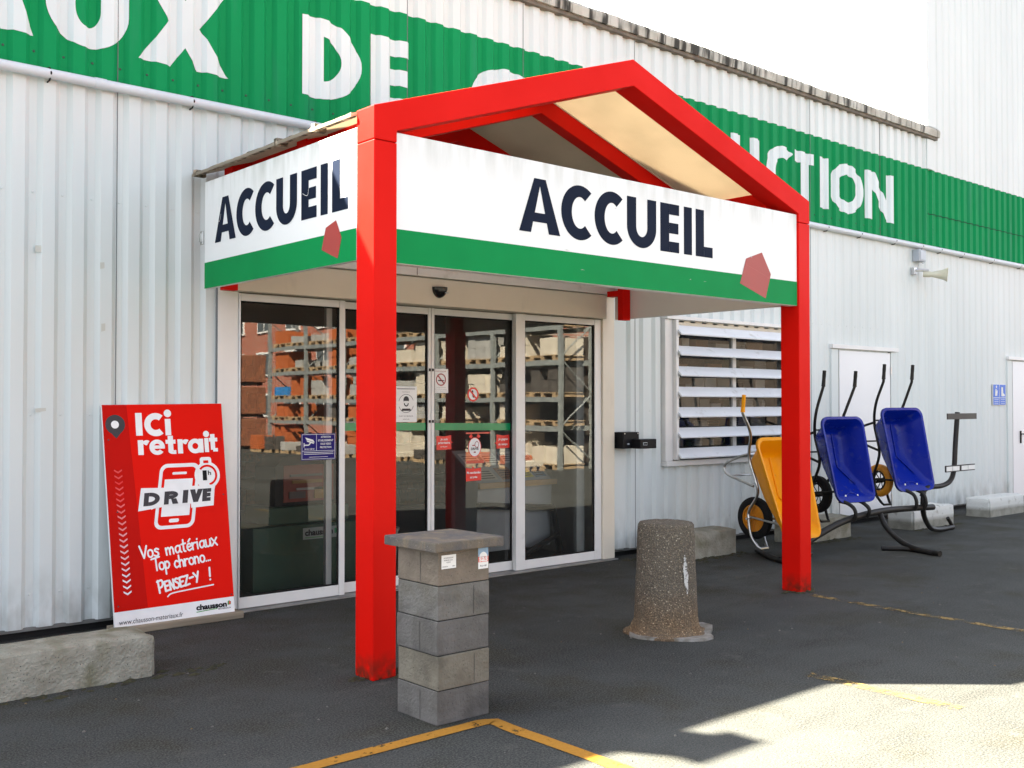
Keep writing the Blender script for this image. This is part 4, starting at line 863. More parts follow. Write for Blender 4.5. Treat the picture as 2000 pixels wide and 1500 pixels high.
for s in range(14):
    z = .30 + s * .019; r = .2305 - .018 * (z - .2) / .5; w0 = R(1.6 + 3.6 * math.sin(s / 13 * 3.1)) ; c0 = th0 + R(.7 * math.sin(s * 1.3) - s * .30)
    vs = []
    for zz in (z, z + .019):
        for k in range(5): a = c0 - w0 + 2 * w0 * k / 4; vs.append((bx + (.2145 - .033 * (zz - .3)) * 1.018 * math.cos(a), by + (.2145 - .033 * (zz - .3)) * 1.018 * math.sin(a), zz))
    mb.add(vs, [(k, k + 1, 6 + k, 5 + k) for k in range(4)], SCR)
mb.build('white_scrape', bod)

# ================================================================== CONCRETE KERB BLOCKS
def kerb(x0, x1, y0, y1, h, label, painted=False, seed=0):
    bm = bmesh.new(); bmesh.ops.create_cube(bm, size=1)
    for v in bm.verts: v.co = Vector(((x0 + x1) / 2 + v.co.x * (x1 - x0), (y0 + y1) / 2 + v.co.y * (y1 - y0), h / 2 + v.co.z * h))
    up = [e for e in bm.edges if all(v.co.z > h * .9 for v in e.verts)]
    bmesh.ops.bevel(bm, geom=up, offset=.055, segments=2, affect='EDGES', profile=.6)
    bmesh.ops.bevel(bm, geom=[e for e in bm.edges if abs(e.verts[0].co.z - e.verts[1].co.z) > h * .5], offset=.025, segments=2, affect='EDGES')
    bmesh.ops.triangulate(bm, faces=[f for f in bm.faces])
    bmesh.ops.subdivide_edges(bm, edges=[e for e in bm.edges if e.calc_length() > .05], cuts=3, use_grid_fill=True)
    bmesh.ops.subdivide_edges(bm, edges=[e for e in bm.edges if e.calc_length() > .05], cuts=2)
    for v in bm.verts:
        q = v.co * 9 + Vector((seed, 0, 0)); d = mnoise.noise(q) * .009 + mnoise.noise(v.co * 30) * .004
        v.co += Vector((d, d if abs(v.co.y - y0) < .1 else -d, d * (v.co.z / h)))
        v.co.z = max(v.co.z, 0.0005)
    mb = MB(); mb.bm(bm, KERBW if painted else KERB)
    o = mb.build('kerb_block', None, smooth=True); return tag(o, label, 'kerb block', 'concrete kerb blocks along the wall')
kerb(1.38, 2.50, 6.05, 6.42, .245, 'mossy bare concrete kerb block in front of the leaning poster', seed=1)
kerb(8.05, 9.22, 6.90, 7.25, .27, 'pale concrete kerb block between the bollard and the yellow wheelbarrow', seed=2)
kerb(10.30, 11.40, 6.85, 7.20, .26, 'grey kerb block right behind the right red post', seed=3)
kerb(12.52, 13.60, 6.66, 7.02, .27, 'white topped kerb block behind the foot of the tubular stand', True, seed=4)
kerb(14.72, 15.85, 6.70, 7.05, .27, 'white topped kerb block beneath the blue sign at the far door', True, seed=5)

# ================================================================== WHEELBARROWS
def barrow(label, cx, yt, yb, zt, zb, w, wn, hub, wr, tray, tube, tyre, rim, grip, gx, gz, gy, nose, legs=True, spokes=False, yaw=R(-13)):
    """barrow stood up on its nose against a stand: tray opening faces the yard, wheel towards the wall"""
    t = thing('wheelbarrow', label, 'wheelbarrow', (cx, (yt + yb) / 2, 0), 'wheelbarrows on display')
    H = zt - zb
    def P(u, q, d):          # u across, q 0..1 nose to handle end, d depth to the wall
        n = Vector((0, H, yt - yb)); n = Vector((0, zt - zb, -(yt - yb))).normalized()
        c = Vector((cx, yb + (yt - yb) * q, zb + H * q)); return c + Vector((u, 0, 0)) + n * d
    def ringpts(wb, wt, q0, q1, d, r, n=7):
        """rounded outline, wb = width at nose, wt at handle end"""
        pts = []; rq = r / H
        for (sx, q, a) in ((1, q0, -90), (1, q1, 0), (-1, q1, 90), (-1, q0, 180)):
            hw = (wb if q == q0 else wt) / 2
            for i in range(n + 1):
                an = R(a + 90 * i / n); ccx = sx * (hw - r); cq = q + (rq if q == q0 else -rq); pts.append(P(ccx + r * math.cos(an), cq + rq * math.sin(an), d))
        return pts
    rings = [ringpts(wn * 1.03, w * 1.03, -.012, 1.012, .022, .10), ringpts(wn * 1.03, w * 1.03, -.012, 1.012, -.004, .10), ringpts(wn * .97, w * .965, .012, .985, .0, .09), ringpts(wn * .88, w * .88, .08, .95, .07, .09), ringpts(wn * .72, w * .74, .25, .915, .17, .085),
             ringpts(wn * .60, w * .64, .40, .885, .245, .08), ringpts(wn * .54, w * .58, .44, .86, .262, .07), ringpts(wn * .40, w * .44, .50, .82, .266, .06)]
    mb = MB(); k = len(rings[0]); vs = [p for r_ in rings for p in r_]; fs = []
    for i in range(len(rings) - 1):
        for j in range(k): fs.append((i * k + j, i * k + (j + 1) % k, (i + 1) * k + (j + 1) % k, (i + 1) * k + j))
    b = (len(rings) - 1) * k; fs.append(tuple(b + j for j in range(k))); mb.add(vs, fs, tray)
    tr = mb.build('tray', t, smooth=True); so_ = tr.modifiers.new('thickness', 'SOLIDIFY'); so_.thickness = .007; so_.offset = 0
    mb = MB()                                             # pressed ribs on the tray floor and nose
    for u in (-.0,): mb.tube([P(u + w * .10, .46, .258), P(u + w * .10, .86, .258)], .012, tray, 8)
    mb.tube([P(w * .10, .46, .258), P(w * .27, .22, .135)], .010, tray, 8)
    mb.tube([P(-wn * .13, .035, .035), P(-wn * .10, .10, .075), P(wn * .10, .10, .075), P(wn * .13, .035, .035)], .008, tray, 8, 5); mb.build_each('pressed_rib', tr, smooth=True)
    mb = MB()
    for u, q, d in ((-w * .12, .80, .262), (-w * .12, .52, .262), (-wn * .18, .075, .062), (wn * .14, .075, .062)): mb.lathe([(.013, 0), (.012, .006), (0, .009)], P(u, q, d - .006), P(u, q, 0) - P(u, q, 1), STEELZ, 8)
    mb.build_each('tray_bolt', tr)
    hx, hy, hz = hub
    # frame: two tubes from grips, behind the tray, to the wheel hub and the nose hoop
    for s in (-1, 1):
        fx = .17; mb = MB()
        pts = [(gx + s * gz[2] / 2, gy, gz[0] - .02), (gx + s * gz[2] / 2, gy + .015, gz[1]), (cx + s * w * .36, yt + .17, zt + .05), (cx + s * w * .27, yt + .245, zt - .20), (cx + s * w * .24, yb + (yt - yb) * .5 + .30, zb + H * .45), (hx + s * .105, hy - .02, hz + .10), (hx + s * .10, hy, hz), (hx + s * .095, hy - .03, hz - wr * .8), (hx + s * .07, hy - .09, hz - wr - .06)]
        pts = [Vector(p) for p in pts]; mb.tube([pts[0]] + catmull(pts[1:], 6), .0165, tube, 10); mb.build('frame_tube', t, smooth=True)
        mb = MB(); g0 = Vector(pts[0]); g1 = Vector(pts[1]); d = (g0 - g1).normalized()
        mb.lathe([(.014, -.14), (.024, -.14), (.022, -.125), (.020, -.06), (.0215, -.02), (.020, .02), (.022, .035), (.012, .04), (0, .04)], g0, d, grip, 14); mb.build('grip', t, smooth=True)
        if legs:
            mb = MB(); q = [(cx + s * w * .27, yt + .235, zt - .16), (cx + s * w * .31, yt + .42, zt - .22), (cx + s * w * .32, yt + .55, zt - .29), (cx + s * w * .32, yt + .53, zt - .38), (cx + s * w * .28, yt + .38, zt - .44), (cx + s * w * .25, yt + .20, zt - .50)]
            mb.tube(q, .0145, tube, 10, 5); mb.build('leg', t, smooth=True)
    mb = MB(); hz0 = hz - wr - .06; mb.tube([(hx - .07, hy - .09, hz0), (hx - .06, hy - .12, hz0 - .025), (hx + .06, hy - .12, hz0 - .025), (hx + .07, hy - .09, hz0)], .0145, tube, 8)
    mb.build('nose_hoop', t, smooth=True); mb = MB(); mb.tube([(hx - .14, hy, hz), (hx + .14, hy, hz)], .011, STEELZ, 8); mb.build('axle', t, smooth=True)
    mb = MB(); mb.tube([(cx - w * .27, yt + .235, zt - .14), (cx + w * .27, yt + .235, zt - .14)], .010, tube, 8); mb.tube([(cx - w * .31, yt + .46, zt - .40), (cx + w * .31, yt + .46, zt - .40)], .010, tube, 8)
    mb.tube([(cx - w * .25, yt + .22, zt - .5), (cx + w * .31, yt + .44, zt - .40)], .008, tube, 8); mb.build_each('cross_brace', t)
    for s in (-1, 1):
        mb = MB(); mb.tube([(hx + s * .10, hy - .02, hz + .02), (cx + s * wn * .16, yb + .13, zb + .10)], .012, tube, 8); mb.build('wheel_brace', t)
    wm = MB(); tw = .045; ti = wr - .078
    wm.lathe([(ti, -tw * .7), (ti + .02, -tw), (wr - .03, -tw), (wr - .006, -tw * .6), (wr, 0), (wr - .006, tw * .6), (wr - .03, tw), (ti + .02, tw), (ti, tw * .7), (ti, -tw * .7)], hub, (1, 0, 0), tyre, 44); wh = wm.build('wheel', t, smooth=True)
    wm = MB(); ri = ti - .003
    wm.lathe([(ri, -.034), (ri - .015, -.038), (ri - .02, 0), (ri - .015, .038), (ri, .034)], hub, (1, 0, 0), rim, 36); wm.lathe([(0, -.055), (.030, -.055), (.032, 0), (.030, .055), (0, .055)], hub, (1, 0, 0), rim if not spokes else tube, 20)
    if spokes:
        for k in range(8): a = k * math.pi / 4; wm.tube([Vector(hub) + Vector((.02, .02 * math.cos(a), .02 * math.sin(a))), Vector(hub) + Vector((-.01, (ri - .008) * math.cos(a + .25), (ri - .008) * math.sin(a + .25)))], .006, tube, 6)
    else:
        wm.lathe([(.03, -.012), (ri - .012, -.018), (ri - .012, .018), (.03, .012)], hub, (1, 0, 0), rim, 36)
        for k in range(16):
            a = k * math.pi / 8
            for s in (-1, 1): wm.tube([Vector(hub) + Vector((s * .026, .03 * math.cos(a), .03 * math.sin(a))), Vector(hub) + Vector((s * .026, (ri - .01) * math.cos(a), (ri - .01) * math.sin(a)))], .004, rim, 6)
    wm.build('rim', wh, smooth=True); t.rotation_euler = (0, 0, yaw); return t
barrow('yellow wheelbarrow with zinc frame half hidden by the right red post', 9.27, 6.40, 6.10, 1.235, .24, .73, .56, (9.28, 6.75, .38), .225, YELP, CHROME, TYRE, YELR, YELP, 9.27, (1.67, 1.50, .84), 6.52, 0, yaw=R(-5))
barrow('blue wheelbarrow with a black spoked wheel beside the red post', 10.46, 6.42, 6.20, 1.44, .53, .61, .56, (10.46, 6.80, .56), .215, BLUEP, BLACK, TYRE, BLACK, BLACK, 10.52, (1.95, 1.79, .48), 6.50, 0, spokes=True)
barrow('blue wheelbarrow with a yellow tyred wheel at the right end of the stand', 11.76, 6.42, 6.20, 1.535, .585, .66, .62, (11.74, 6.74, .66), .200, BLUEP, BLACK, YELR, BLACK, BLACK, 11.78, (2.05, 1.86, .48), 6.47, 0, spokes=True)

# ================================================================== TUBULAR DISPLAY STAND
stt = thing('display_stand', 'black arched tube stand that holds the wheelbarrows upright', 'display stand', (10.6, 6.1, 0))
mb = MB(); mb.tube([(8.95, 6.17, .03), (9.25, 6.18, .10), (9.60, 6.2, .205), (10.2, 6.2, .335), (10.92, 6.2, .385), (11.6, 6.2, .375), (12.12, 6.2, .355)], .036, BLACK, 14, 6); mb.build('arched_rail', stt, smooth=True)
mb = MB(); mb.tube([(8.90, 6.02, .03), (9.02, 6.3, .03), (9.38, 6.76, .03)], .03, BLACK, 10, 4); mb.tube([(8.98, 6.16, .03), (9.6, 6.25, .03)], .024, BLACK, 10); mb.build('foot', stt, smooth=True)
mb = MB(); mb.tube([(10.90, 6.2, .37), (10.86, 6.10, .22), (10.78, 5.88, .09), (10.68, 5.62, .035), (10.585, 5.34, .032)], .030, BLACK, 12, 6); mb.build('foot', stt, smooth=True)
mb = MB(); mb.tube([(10.55, 5.98, .026), (10.72, 5.75, .026), (10.60, 5.42, .026)], .026, BLACK, 10, 4); mb.build('foot', stt, smooth=True)
mb = MB(); mb.tube([(11.88, 6.19, .56), (11.86, 6.19, .40), (11.95, 6.22, .25), (12.25, 6.30, .09), (12.6, 6.36, .035), (13.03, 6.40, .03)], .030, BLACK, 12, 6); mb.tube([(13.03, 6.40, .03), (12.93, 6.42, .15)], .024, BLACK, 10); mb.build('foot', stt, smooth=True)
mb = MB(); mb.tube([(11.86, 6.20, .50), (11.90, 6.19, .57), (12.0, 6.18, .60), (12.32, 6.18, .605), (12.53, 6.18, .66), (12.62, 6.18, .80), (12.66, 6.18, 1.1), (12.72, 6.18, 1.49)], .030, BLACK, 12, 6); arm = mb.build('upright_arm', stt, smooth=True)
mb = MB(); mb.box(12.36, 13.12, 6.125, 6.140, 1.405, 1.478, mat('dark_plate', (.035, .03, .028), (.05, .043, .036), .5), .002); mb.build('cross_plate', arm)
mb = MB(); mb.box(12.30, 13.06, 6.125, 6.138, .765, .845, BLACK, .002)
for a, b in ((12.315, 12.455), (12.47, 12.64), (12.70, 12.86), (12.875, 13.045)): mb.box(a, b, 6.119, 6.1245, .778, .832, PAPER)
mb.build('cross_plate', arm, label='white label strip on the lower cross plate')
for x, zr, zt_ in ((10.30, .335, .515), (10.58, .355, .515), (11.62, .365, .57), (11.84, .36, .57)):
    mb = MB(); mb.tube([(x, 6.17, zr - .01), (x, 6.14, zr + .06), (x - .01, 6.16, zt_ - .05), (x - .04, 6.22, zt_), (x - .07, 6.30, zt_ + .02)], .021, BLACK, 10, 5); mb.build('hook', stt, smooth=True)

# ================================================================== SMALL THINGS ON THE WALL
lo = thing('loudspeaker', 'cream horn loudspeaker on a wall bracket under the green band', 'loudspeaker', (14.22, 7.5, 3.48))
A = Vector((14.28, 7.40, 3.445)); D = Vector((.12, -.26, -.02)).normalized()
mb = MB(); mb.lathe([(0, -.02), (.038, -.02), (.042, .0), (.042, .07), (.036, .09), (.054, .17), (.074, .25), (.092, .285), (.100, .298), (.103, .303), (.096, .300), (.060, .23), (.026, .12), (0, .11)], A, D, CREAMP, 28); mb.build('horn', lo, smooth=True)
mb = MB(); mb.lathe([(0, .16), (.026, .16), (.030, .19), (.0, .21)], A, D, CREAMP, 16); mb.build('driver_cone', lo, smooth=True)
mb = MB(); mb.box(14.14, 14.22, 7.48, 7.53, 3.44, 3.54, STEELZ, .003); mb.tube([(14.18, 7.49, 3.50), (14.24, 7.44, 3.505), (14.33, 7.37, 3.50)], .022, STEELZ, 8); mb.build('bracket', lo)
jb = thing('junction_box', 'small grey electrical box above the loudspeaker', 'electrical box', (14.25, 7.5, 3.65))
mb = MB(); mb.box(14.17, 14.36, 7.42, 7.525, 3.63, 3.80, GREYP, .006); mb.box(14.19, 14.34, 7.412, 7.419, 3.65, 3.78, flat('grey_lid', (.50, .54, .58)), .004); mb.build('box', jb)
mb = MB(); mb.tube([(14.42, 7.50, 3.83), (14.42, 7.49, 3.70), (14.40, 7.47, 3.63), (14.34, 7.46, 3.61), (14.30, 7.46, 3.635)], .005, GREYP, 6, 4); mb.tube([(14.25, 7.48, 3.62), (14.24, 7.47, 3.58), (14.22, 7.48, 3.52)], .004, GREYP, 6, 4); mb.build_each('cable', jb)
ms_ = thing('motion_sensor', 'black half dome motion sensor on the door header', 'sensor', (5.60, 7.39, 2.58))
mb = MB(); vs = []; fs = []; n1, n2 = 16, 8
for i in range(n2 + 1):
    ph = math.pi / 2 * i / n2
    for j in range(n1 + 1):
        th = math.pi * j / n1; vs.append((5.60 + .078 * math.cos(ph) * math.cos(th), 7.399 - .07 * math.cos(ph) * math.sin(th), 2.625 - .095 * math.sin(ph)))
for i in range(n2):
    for j in range(n1): a = i * (n1 + 1) + j; fs.append((a, a + 1, a + n1 + 2, a + n1 + 1))
fs.append(tuple(range(n1 + 1))); mb.add(vs, fs, mat('black_gloss', (.01, .01, .011), (.013, .013, .014), .15)); mb.build('housing', ms_, smooth=True)
mb = MB(); mb.box(5.615, 5.65, 7.326, 7.335, 2.570, 2.577, GREYP); mb.build('indicator', ms_)
ic = thing('letter_box', 'black plastic letter box screwed to the wall right of the glass doors', 'letter box', (8.13, 7.5, 1.1))
BKP = mat('black_plastic', (.007, .0075, .009), (.011, .011, .013), .45, spec=.15)
mb = MB(); mb.box(7.935, 8.175, 7.36, 7.503, 1.135, 1.305, BKP, .006); mb.build('housing', ic)
mb = MB(); mb.box(8.06, 8.31, 7.24, 7.358, 1.135, 1.232, BKP, .006); mb.build('drawer', ic)
mb = MB(); mb.box(7.99, 8.02, 7.354, 7.359, 1.175, 1.19, GREYP); mb.box(8.10, 8.16, 7.234, 7.239, 1.17, 1.20, GREYP); mb.box(8.106, 8.154, 7.231, 7.2335, 1.176, 1.194, BKP)
for x in (7.955, 8.155): mb.lathe([(.008, 0), (.006, .004), (0, .004)], (x, 7.36, 1.29), (0, -1, 0), STEELZ, 8)
mb.build('slot_plate', ic)
ss_ = thing('safety_sign', 'blue twin panel safety sign with white glove and boot symbols', 'sign', (16.88, 7.5, 1.55))
mb = MB(); fg = Frame((0, 7.512, 0), (1, 0, 0), (0, 0, 1), (0, -1, 0))
mb.box(16.655, 17.10, 7.513, 7.525, 1.575, 1.905, PAPER)
for x0, x1 in ((16.66, 16.87), (16.885, 17.095)):
    put(mb, fg, [rect(x0, 1.695, x1, 1.90), rect(x0, 1.58, x1, 1.685)], SAFEBLUE, .002)
    for z in (1.60, 1.63, 1.66): put(mb, fg, [rect(x0 + .03, z, x1 - .03, z + .006)], PAPER, .004)
put(mb, fg, [[[(16.72, 1.72), (16.79, 1.72), (16.81, 1.80), (16.79, 1.815), (16.775, 1.79), (16.765, 1.83), (16.735, 1.83), (16.725, 1.79)]], disc(16.765, 1.865, .022, n=14)], PAPER, .004)
put(mb, fg, [[[(16.94, 1.86), (17.0, 1.86), (17.005, 1.77), (17.06, 1.74), (17.06, 1.715), (16.94, 1.715)]]], PAPER, .004)
mb.build('sign_plate', ss_)

# ================================================================== INSIDE THE ENTRANCE
room = thing('shop_interior', 'dim shop room behind the glass entrance', 'room', (6, 10, 0))
INW = mat('dim_room_wall', (.16, .13, .10), (.12, .10, .08), .8, scale=2); INF = mat('dark_shop_floor', (.055, .055, .055), (.04, .04, .04), .5)
mb = MB(); mb.box(2.5, 12.0, 7.68, 14.0, .0, .006, INF); mb.build('room_floor', room)
mb = MB(); mb.box(2.4, 2.5, 7.68, 14, .007, 3.4, INW); mb.box(12.0, 12.1, 7.68, 14, .007, 3.4, INW); mb.box(2.4, 12.1, 14.0, 14.1, .007, 3.4, INW); mb.box(2.4, 12.1, 7.68, 14.1, 3.41, 3.5, INW); mb.build('room_wall', room)
mb = MB(); mb.box(7.82, 7.90, 7.68, 10.2, .007, 3.4, mat('pale_partition', (.42, .44, .43), (.38, .39, .38), .7)); mb.build('partition', room)
SHELFS = mat('dark_shelf_goods', (.05, .03, .02), (.16, .06, .03), .6, scale=7, lo=.45, hi=.55)
dk = thing('display_cabinet', 'black arched display cabinet on a green plinth behind the left door', 'display', (4.75, 8.3, 0))
DG = flat('dark_green_plinth', (.010, .055, .025), .5)
mb = MB(); mb.box(4.15, 5.35, 8.05, 8.65, .01, .55, DG, .01); mb.box(4.35, 5.15, 8.15, 8.6, .551, .70, DG, .01); pl = mb.build('plinth', dk)
mb = MB(); fi = Frame((0, 8.048, 0), (1, 0, 0), (0, 0, 1), (0, -1, 0)); put(mb, fi, [rect(4.62, .42, 4.98, .52)], flat('pale_plate', (.30, .34, .31)), .001); text(mb, fi, 'chausson', 4.64, .45, 4.92, .505, POSTK, .04, .002); put(mb, fi, [rect(4.64, .432, 4.90, .438)], POSTGR, .002); put(mb, fi, [rect(4.935, .455, 4.965, .50)], STGREEN, .002); mb.build('name_plate', pl)
mb = MB(); ar = [(4.42, .705), (5.10, .705), (5.13, 1.05), (5.05, 1.14), (4.78, 1.17), (4.52, 1.14), (4.42, 1.05)]; mb.prism(ar, 8.18, 8.55, 'y', BKP, .01); cb = mb.build('cabinet', dk)
mb = MB(); mb.box(4.50, 5.0, 8.172, 8.179, .74, 1.06, flat('dark_red_lining', (.20, .025, .012)))
for i, (x, z, w_, h_) in enumerate(((4.58, .90, .30, .03), (4.56, .96, .32, .02), (4.62, .84, .26, .02), (4.80, .76, .12, .10), (4.55, .77, .16, .06))): mb.box(x, x + w_, 8.16, 8.171, z, z + h_, flat('goods_%d' % (i % 3), ((.30, .16, .03), (.12, .10, .09), (.35, .33, .3))[i % 3]))
mb.build('goods', cb)
BK = flat('white_bucket', (.42, .41, .36), .5)
for i, (x, y, z) in enumerate(((3.95, 8.35, .01), (4.02, 8.75, .01), (3.95, 8.35, .42), (5.75, 8.5, .01))):
    b_ = thing('bucket', ('pale bucket on the floor inside the left glass door', 'pale bucket behind the other bucket inside the door', 'pale bucket stacked on top of another inside the left door', 'pale bucket standing alone right of the green plinth')[i], 'bucket', (x, y, z), 'buckets inside the entrance')
    mb = MB(); mb.lathe([(0, 0), (.13, 0), (.155, .36), (.165, .362), (.165, .39), (0, .395)], (x, y, z), (0, 0, 1), BK, 24); mb.build('pail', b_, smooth=True)
for i, (x, y) in enumerate(((4.2, 12.6), (6.3, 13.3), (9.4, 12.4))):
    s_ = thing('shop_shelf', ('dark stocked shelf deep inside behind the left door', 'dark stocked shelf at the back wall of the shop', 'dark stocked shelf behind the louvred window')[i], 'shelf', (x, y, 0), 'stocked shelves in the shop')
    mb = MB()
    for z in (.1, .55, 1.0, 1.45, 1.9): mb.box(x - .9, x + .9, y, y + .5, z, z + .03, BLACK)
    for xx in (x - .9, x + .87): mb.box(xx, xx + .03, y - .003, y + .503, .01, 2.2, BLACK)
    mb.build('rack_frame', s_)
    mb = MB()
    for z in (.13, .58, 1.03, 1.48, 1.93):
        xx = x - .85
        while xx < x + .75:
            w_ = rnd.uniform(.1, .28); mb.box(xx, xx + w_ - .02, y + .05, y + .42, z + .002, z + rnd.uniform(.15, .34), SHELFS); xx += w_
    mb.build('stock', s_)
le = thing('leaflet_stand', 'sloping leaflet desk with newspapers behind the right glass panel', 'leaflet stand', (7.2, 8.2, 0))
LB = mat('pale_board', (.40, .42, .43), (.36, .38, .39), .6)
mb = MB(); mb.prism([(8.05, .12), (8.45, .12), (8.45, 1.12), (8.00, .80), (8.02, .74)], 6.55, 7.55, 'x', LB, .006); dsk = mb.build('desk_body', le)
mb = MB(); sl = Frame((6.55, 8.00, .80), (1, 0, 0), Vector((0, .45, .32)).normalized(), Vector((0, -.32, .45)).normalized())
for i, (u0, v0, w_, h_, c) in enumerate(((.04, .30, .22, .2, PAPER), (.30, .29, .2, .2, PAPER), (.55, .31, .2, .19, PAPER), (.78, .30, .18, .2, PAPER), (.05, .05, .24, .2, flat('newsprint', (.5, .47, .42))), (.34, .05, .2, .2, flat('brown_cover', (.33, .20, .14))), (.58, .06, .2, .2, flat('yellow_cover', (.55, .50, .05))), (.80, .06, .16, .19, flat('blue_cover', (.12, .22, .34))))):
    put(mb, sl, [[[(u0, v0), (u0 + w_, v0 + .01), (u0 + w_ - .01, v0 + h_), (u0 - .005, v0 + h_ - .01)]]], c, .004)
    for k in range(4): put(mb, sl, [rect(u0 + .02, v0 + .03 + k * .035, u0 + w_ - .03, v0 + .04 + k * .035)], POSTG, .0065)
mb.build('leaflets', dsk)
mb = MB(); mb.box(6.53, 7.57, 7.96, 7.995, .76, .815, flat('tan_lip', (.45, .30, .15))); mb.build('ledge', dsk)
mb = MB(); mb.tube([(6.5, 7.95, .60), (7.5, 7.95, .52), (7.6, 7.95, .05)], .035, BLACK, 8); mb.tube([(6.9, 7.9, .05), (7.2, 7.88, .14), (7.55, 7.92, .25)], .03, BLACK, 8, 4); mb.build('foot_rail', le)
# things on the sill behind the louvres
CARD = flat('brown_card', (.30, .17, .09), .7); BOXW = flat('pale_box', (.45, .45, .42), .6)
rs = thing('storage_rack', 'shelf of papers and boxes right behind the louvred window', 'shelf', (10.1, 7.95, 0))
mb = MB()
for k in range(8): mb.box(9.02, 11.15, 7.80, 8.2, .86 + k * .2255, .88 + k * .2255, BLACK)
mb.build_each('shelf_board', rs)
rr = random.Random(11); mb = MB()
for k in range(7):
    x = 9.08
    while x < 11.0:
        w_ = rr.uniform(.08, .34); h_ = rr.uniform(.05, .17); z = .8805 + k * .2255; m_ = rr.choice((CARD, BOXW, BOXW, BKP, PAPER, DG)); 
        if rr.random() < .25: x += .1; continue
        n_ = rr.choice((1, 1, 5))
        for q in range(n_): mb.box(x + rr.uniform(0, .01), x + w_ - .01, 7.82 + rr.uniform(0, .02), 8.15, z + h_ * q / n_, z + h_ * (q + .8) / n_, m_)
        x += w_ + .02
mb.build('stock', rs)
mb = MB(); mb.box(8.8, 11.3, 8.6, 8.65, .01, 3.3, mat('dark_back_panel', (.05, .045, .04))); mb.build('back_panel', rs)

# ================================================================== THE YARD ACROSS, seen reflected in the glass
STL = mat('galvanised_rack', (.30, .33, .32), (.22, .24, .24), .5, .2)
PAL = mat('pallet_wood', (.42, .30, .17), (.30, .21, .12), .85, scale=5)
ORG = mat('orange_terracotta', (.44, .11, .025), (.36, .085, .02), .8, scale=6); PALE = mat('pale_pack', (.62, .57, .47), (.52, .47, .38), .75, scale=4); GRYP = mat('grey_pack', (.40, .40, .38), (.30, .30, .29), .75, scale=4); DRK = mat('dark_pack', (.09, .08, .07), (.05, .045, .04), .7); BLP = mat('bright_blue_pack', (.03, .22, .55), (.03, .18, .45), .5)
rk = thing('pallet_rack', 'long galvanised pallet racking across the yard', 'rack', (17.9, -10.4, 0))
LEV = (1.05, 1.75, 2.65, 3.50); Y0, BAY, NB = -3.2, -2.4, 6
for k in range(NB + 1):
    mb = MB(); y = Y0 + BAY * k
    for x in (17.42, 18.48): mb.box(x - .05, x + .05, y - .05, y + .05, 0, 4.45, STL)
    for j in range(5): mb.tube([(17.45, y, .2 + j * .85), (18.45, y, .95 + j * .85)] if j % 2 else [(18.45, y, .2 + j * .85), (17.45, y, .95 + j * .85)], .02, STL, 6)
    mb.build('upright', rk)
for k in range(NB):
    for z in LEV:
        mb = MB(); a, b = Y0 + BAY * k - .052, Y0 + BAY * (k + 1) + .052
        for x in (17.39, 18.45): mb.box(x, x + .06, b, a, z - .12, z, STL)
        mb.build('beam', rk)
rr = random.Random(5); NM = {0: 'orange', 1: 'pale', 2: 'grey', 3: 'dark', 4: 'blue'}; MM = (ORG, PALE, GRYP, DRK, BLP)
order = ['nearest', 'second', 'third', 'fourth', 'fifth', 'farthest']; lv = ['ground', 'lowest shelf', 'second shelf', 'third shelf', 'top shelf']
for k in range(NB):
    for L_ in range(5):
        z = 0 if L_ == 0 else LEV[L_ - 1] + .002
        room_h = (LEV[L_] - z - .14) if L_ < 4 else 1.05
        for half in range(2):
            c = rr.choice((0, 0, 0, 3, 0, 2)) if k >= 3 else rr.choice((1, 1, 2, 1, 1, 3))
            if k == 5 and L_ == 2 and half == 1: c = 4
            if rr.random() < .08: continue
            yc = Y0 + BAY * k - .65 - 1.1 * half; h = min(room_h, rr.uniform(.35, 1.0)) - .15
            t = thing('pallet_load', '%s goods on a pallet, %s half of the %s rack bay, %s' % (NM[c], 'near' if half == 0 else 'far', order[k], lv[L_]), 'pallet', (17.95, yc, z), 'pallet loads on the racking')
            mb = MB()
            for j in range(6): mb.box(17.42, 18.42, yc - .48 + j * .17, yc - .48 + j * .17 + .11, z + .102, z + .124, PAL)
            for j in (-.45, -.05, .35): mb.box(17.42, 18.42, yc + j, yc + j + .10, z + .001, z + .10, PAL)
            mb.build('pallet', t)
            mb = MB(); nx = rr.choice((2, 3, 4)); nz = max(1, int(h / .22))
            for a in range(nx):
                for b in range(nz):
                    if b == nz - 1 and rr.random() < .25: continue
                    w_ = .92 / nx; mb.box(17.47 + rr.uniform(0, .05), 18.38, yc - .46 + a * w_ + .006, yc - .46 + (a + 1) * w_ - .006, z + .126 + b * h / nz, z + .122 + (b + 1) * h / nz, MM[c])
            mb.build('pack', t)
for i in range(16):
    y = -3.6 - i * .9 + rr.uniform(-.2, .2); w_, h_ = rr.uniform(.25, .6), rr.uniform(.12, .5); x = rr.uniform(16.6, 17.1); c = rr.choice(MM[:4])
    t = thing('yard_pack', '%s pack lying on the ground in front of the racking, number %d from the near end' % (NM[MM.index(c)], i + 1) if False else '%s pack on the yard ground %.1f m along the front of the racking' % (NM[MM.index(c)], -y - 3), 'pack', (x, y, 0), 'packs on the yard ground')
    mb = MB(); mb.box(x - .3, x + .3, y - w_ / 2, y + w_ / 2, .10, .10 + h_, c, .01); mb.build('wrapped_goods', t)
    mb = MB()
    for a in (-.28, -.04, .20): mb.box(x + a, x + a + .08, y - w_ / 2 - .05, y + w_ / 2 + .05, .001, .099, PAL)
    mb.build('pallet', t)
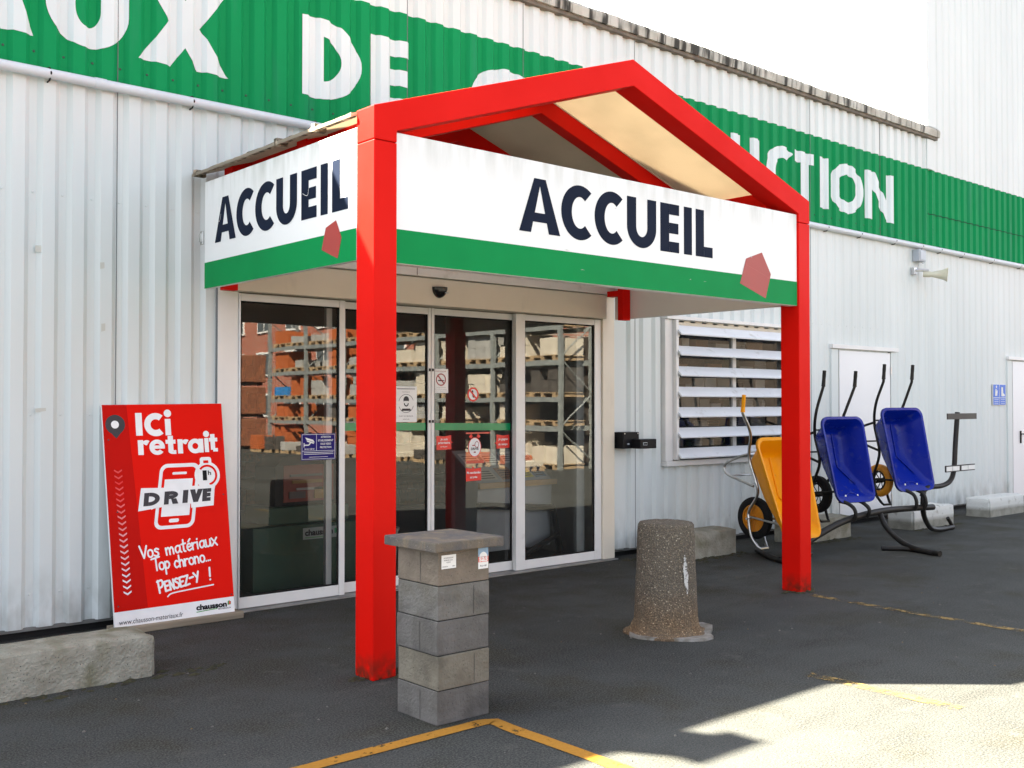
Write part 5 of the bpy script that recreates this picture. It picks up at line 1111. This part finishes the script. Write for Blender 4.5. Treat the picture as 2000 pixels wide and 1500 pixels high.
for i, (x, y, z) in enumerate(((17.2, -19.3, 0), (17.2, -19.3, 1.12), (17.2, -19.3, 2.24), (17.2, -20.9, 0), (17.2, -20.9, 1.12))):
    t = thing('storage_bin', ('rust brown bin on the ground at the end of the racking', 'rust brown bin in the middle of the near stack', 'rust brown bin on top of the near stack', 'rust brown bin at the bottom of the outer stack', 'rust brown bin on top of the outer stack')[i], 'bin', (x, y, z), 'rust brown bins')
    RB = mat('rusty_bin', (.27, .105, .05), (.2, .075, .04), .8, scale=3)
    mb = MB(); mb.box(x - .6, x + .6, y - .72, y + .72, z + .1, z + 1.06, RB, .02); mb.build('bin_body', t)
    mb = MB()
    for a in (-.5, 0, .5): mb.box(x - .55, x + .55, y + a - .08, y + a + .08, z + .001, z + .099, DRK)
    for a in (-.70, -.25, .25, .70): mb.box(x - .63, x - .601, y + a - .03, y + a + .03, z + .1, z + 1.06, RB)
    mb.build_each('runner', t)
bb = thing('brick_building', 'red brick building with white windows beyond the racking', 'building', (27, -30, 0))
mb = MB(); mb.box(26, 40, -52, -17, 0, 7.6, BRICK); mb.build('wall', bb)
mb = MB(); mb.box(25.6, 40.4, -52.4, -16.6, 7.602, 7.9, CAPM); mb.build('roof', bb)
for y in range(-50, -17, 3):
    for z in (.9, 3.0, 5.2):
        mb = MB(); mb.box(25.93, 25.998, y, y + 1.5, z, z + 1.25, PAPER); f_ = mb.build('window', bb)
        mb = MB()
        for q in (0, 1): mb.box(25.92, 25.929, y + .08 + q * .72, y + .70 + q * .72, z + .1, z + 1.15, flat('pane', (.10, .12, .13), .1))
        mb.build('pane', f_)
fe = thing('dark_backdrop', 'added dark fence behind the racking', 'backdrop', (19.4, -8, 0))  # added dark screen so the gaps between the rack loads read dark
mb = MB(); FD = mat('backdrop_dark', (.06, .045, .035), (.04, .032, .026), .9)
for i in range(38): mb.box(19.3, 19.36, 3 - i * .42 - .40, 3 - i * .42, .02, 3.3 + .03 * math.sin(i * 3), FD)
mb.build('boards', fe)
mb = MB()
for i in range(9): mb.box(19.37, 19.47, 3 - i * 2.0 - .1, 3 - i * 2.0, 0, 3.4, FD)
mb.build_each('backdrop_post', fe)
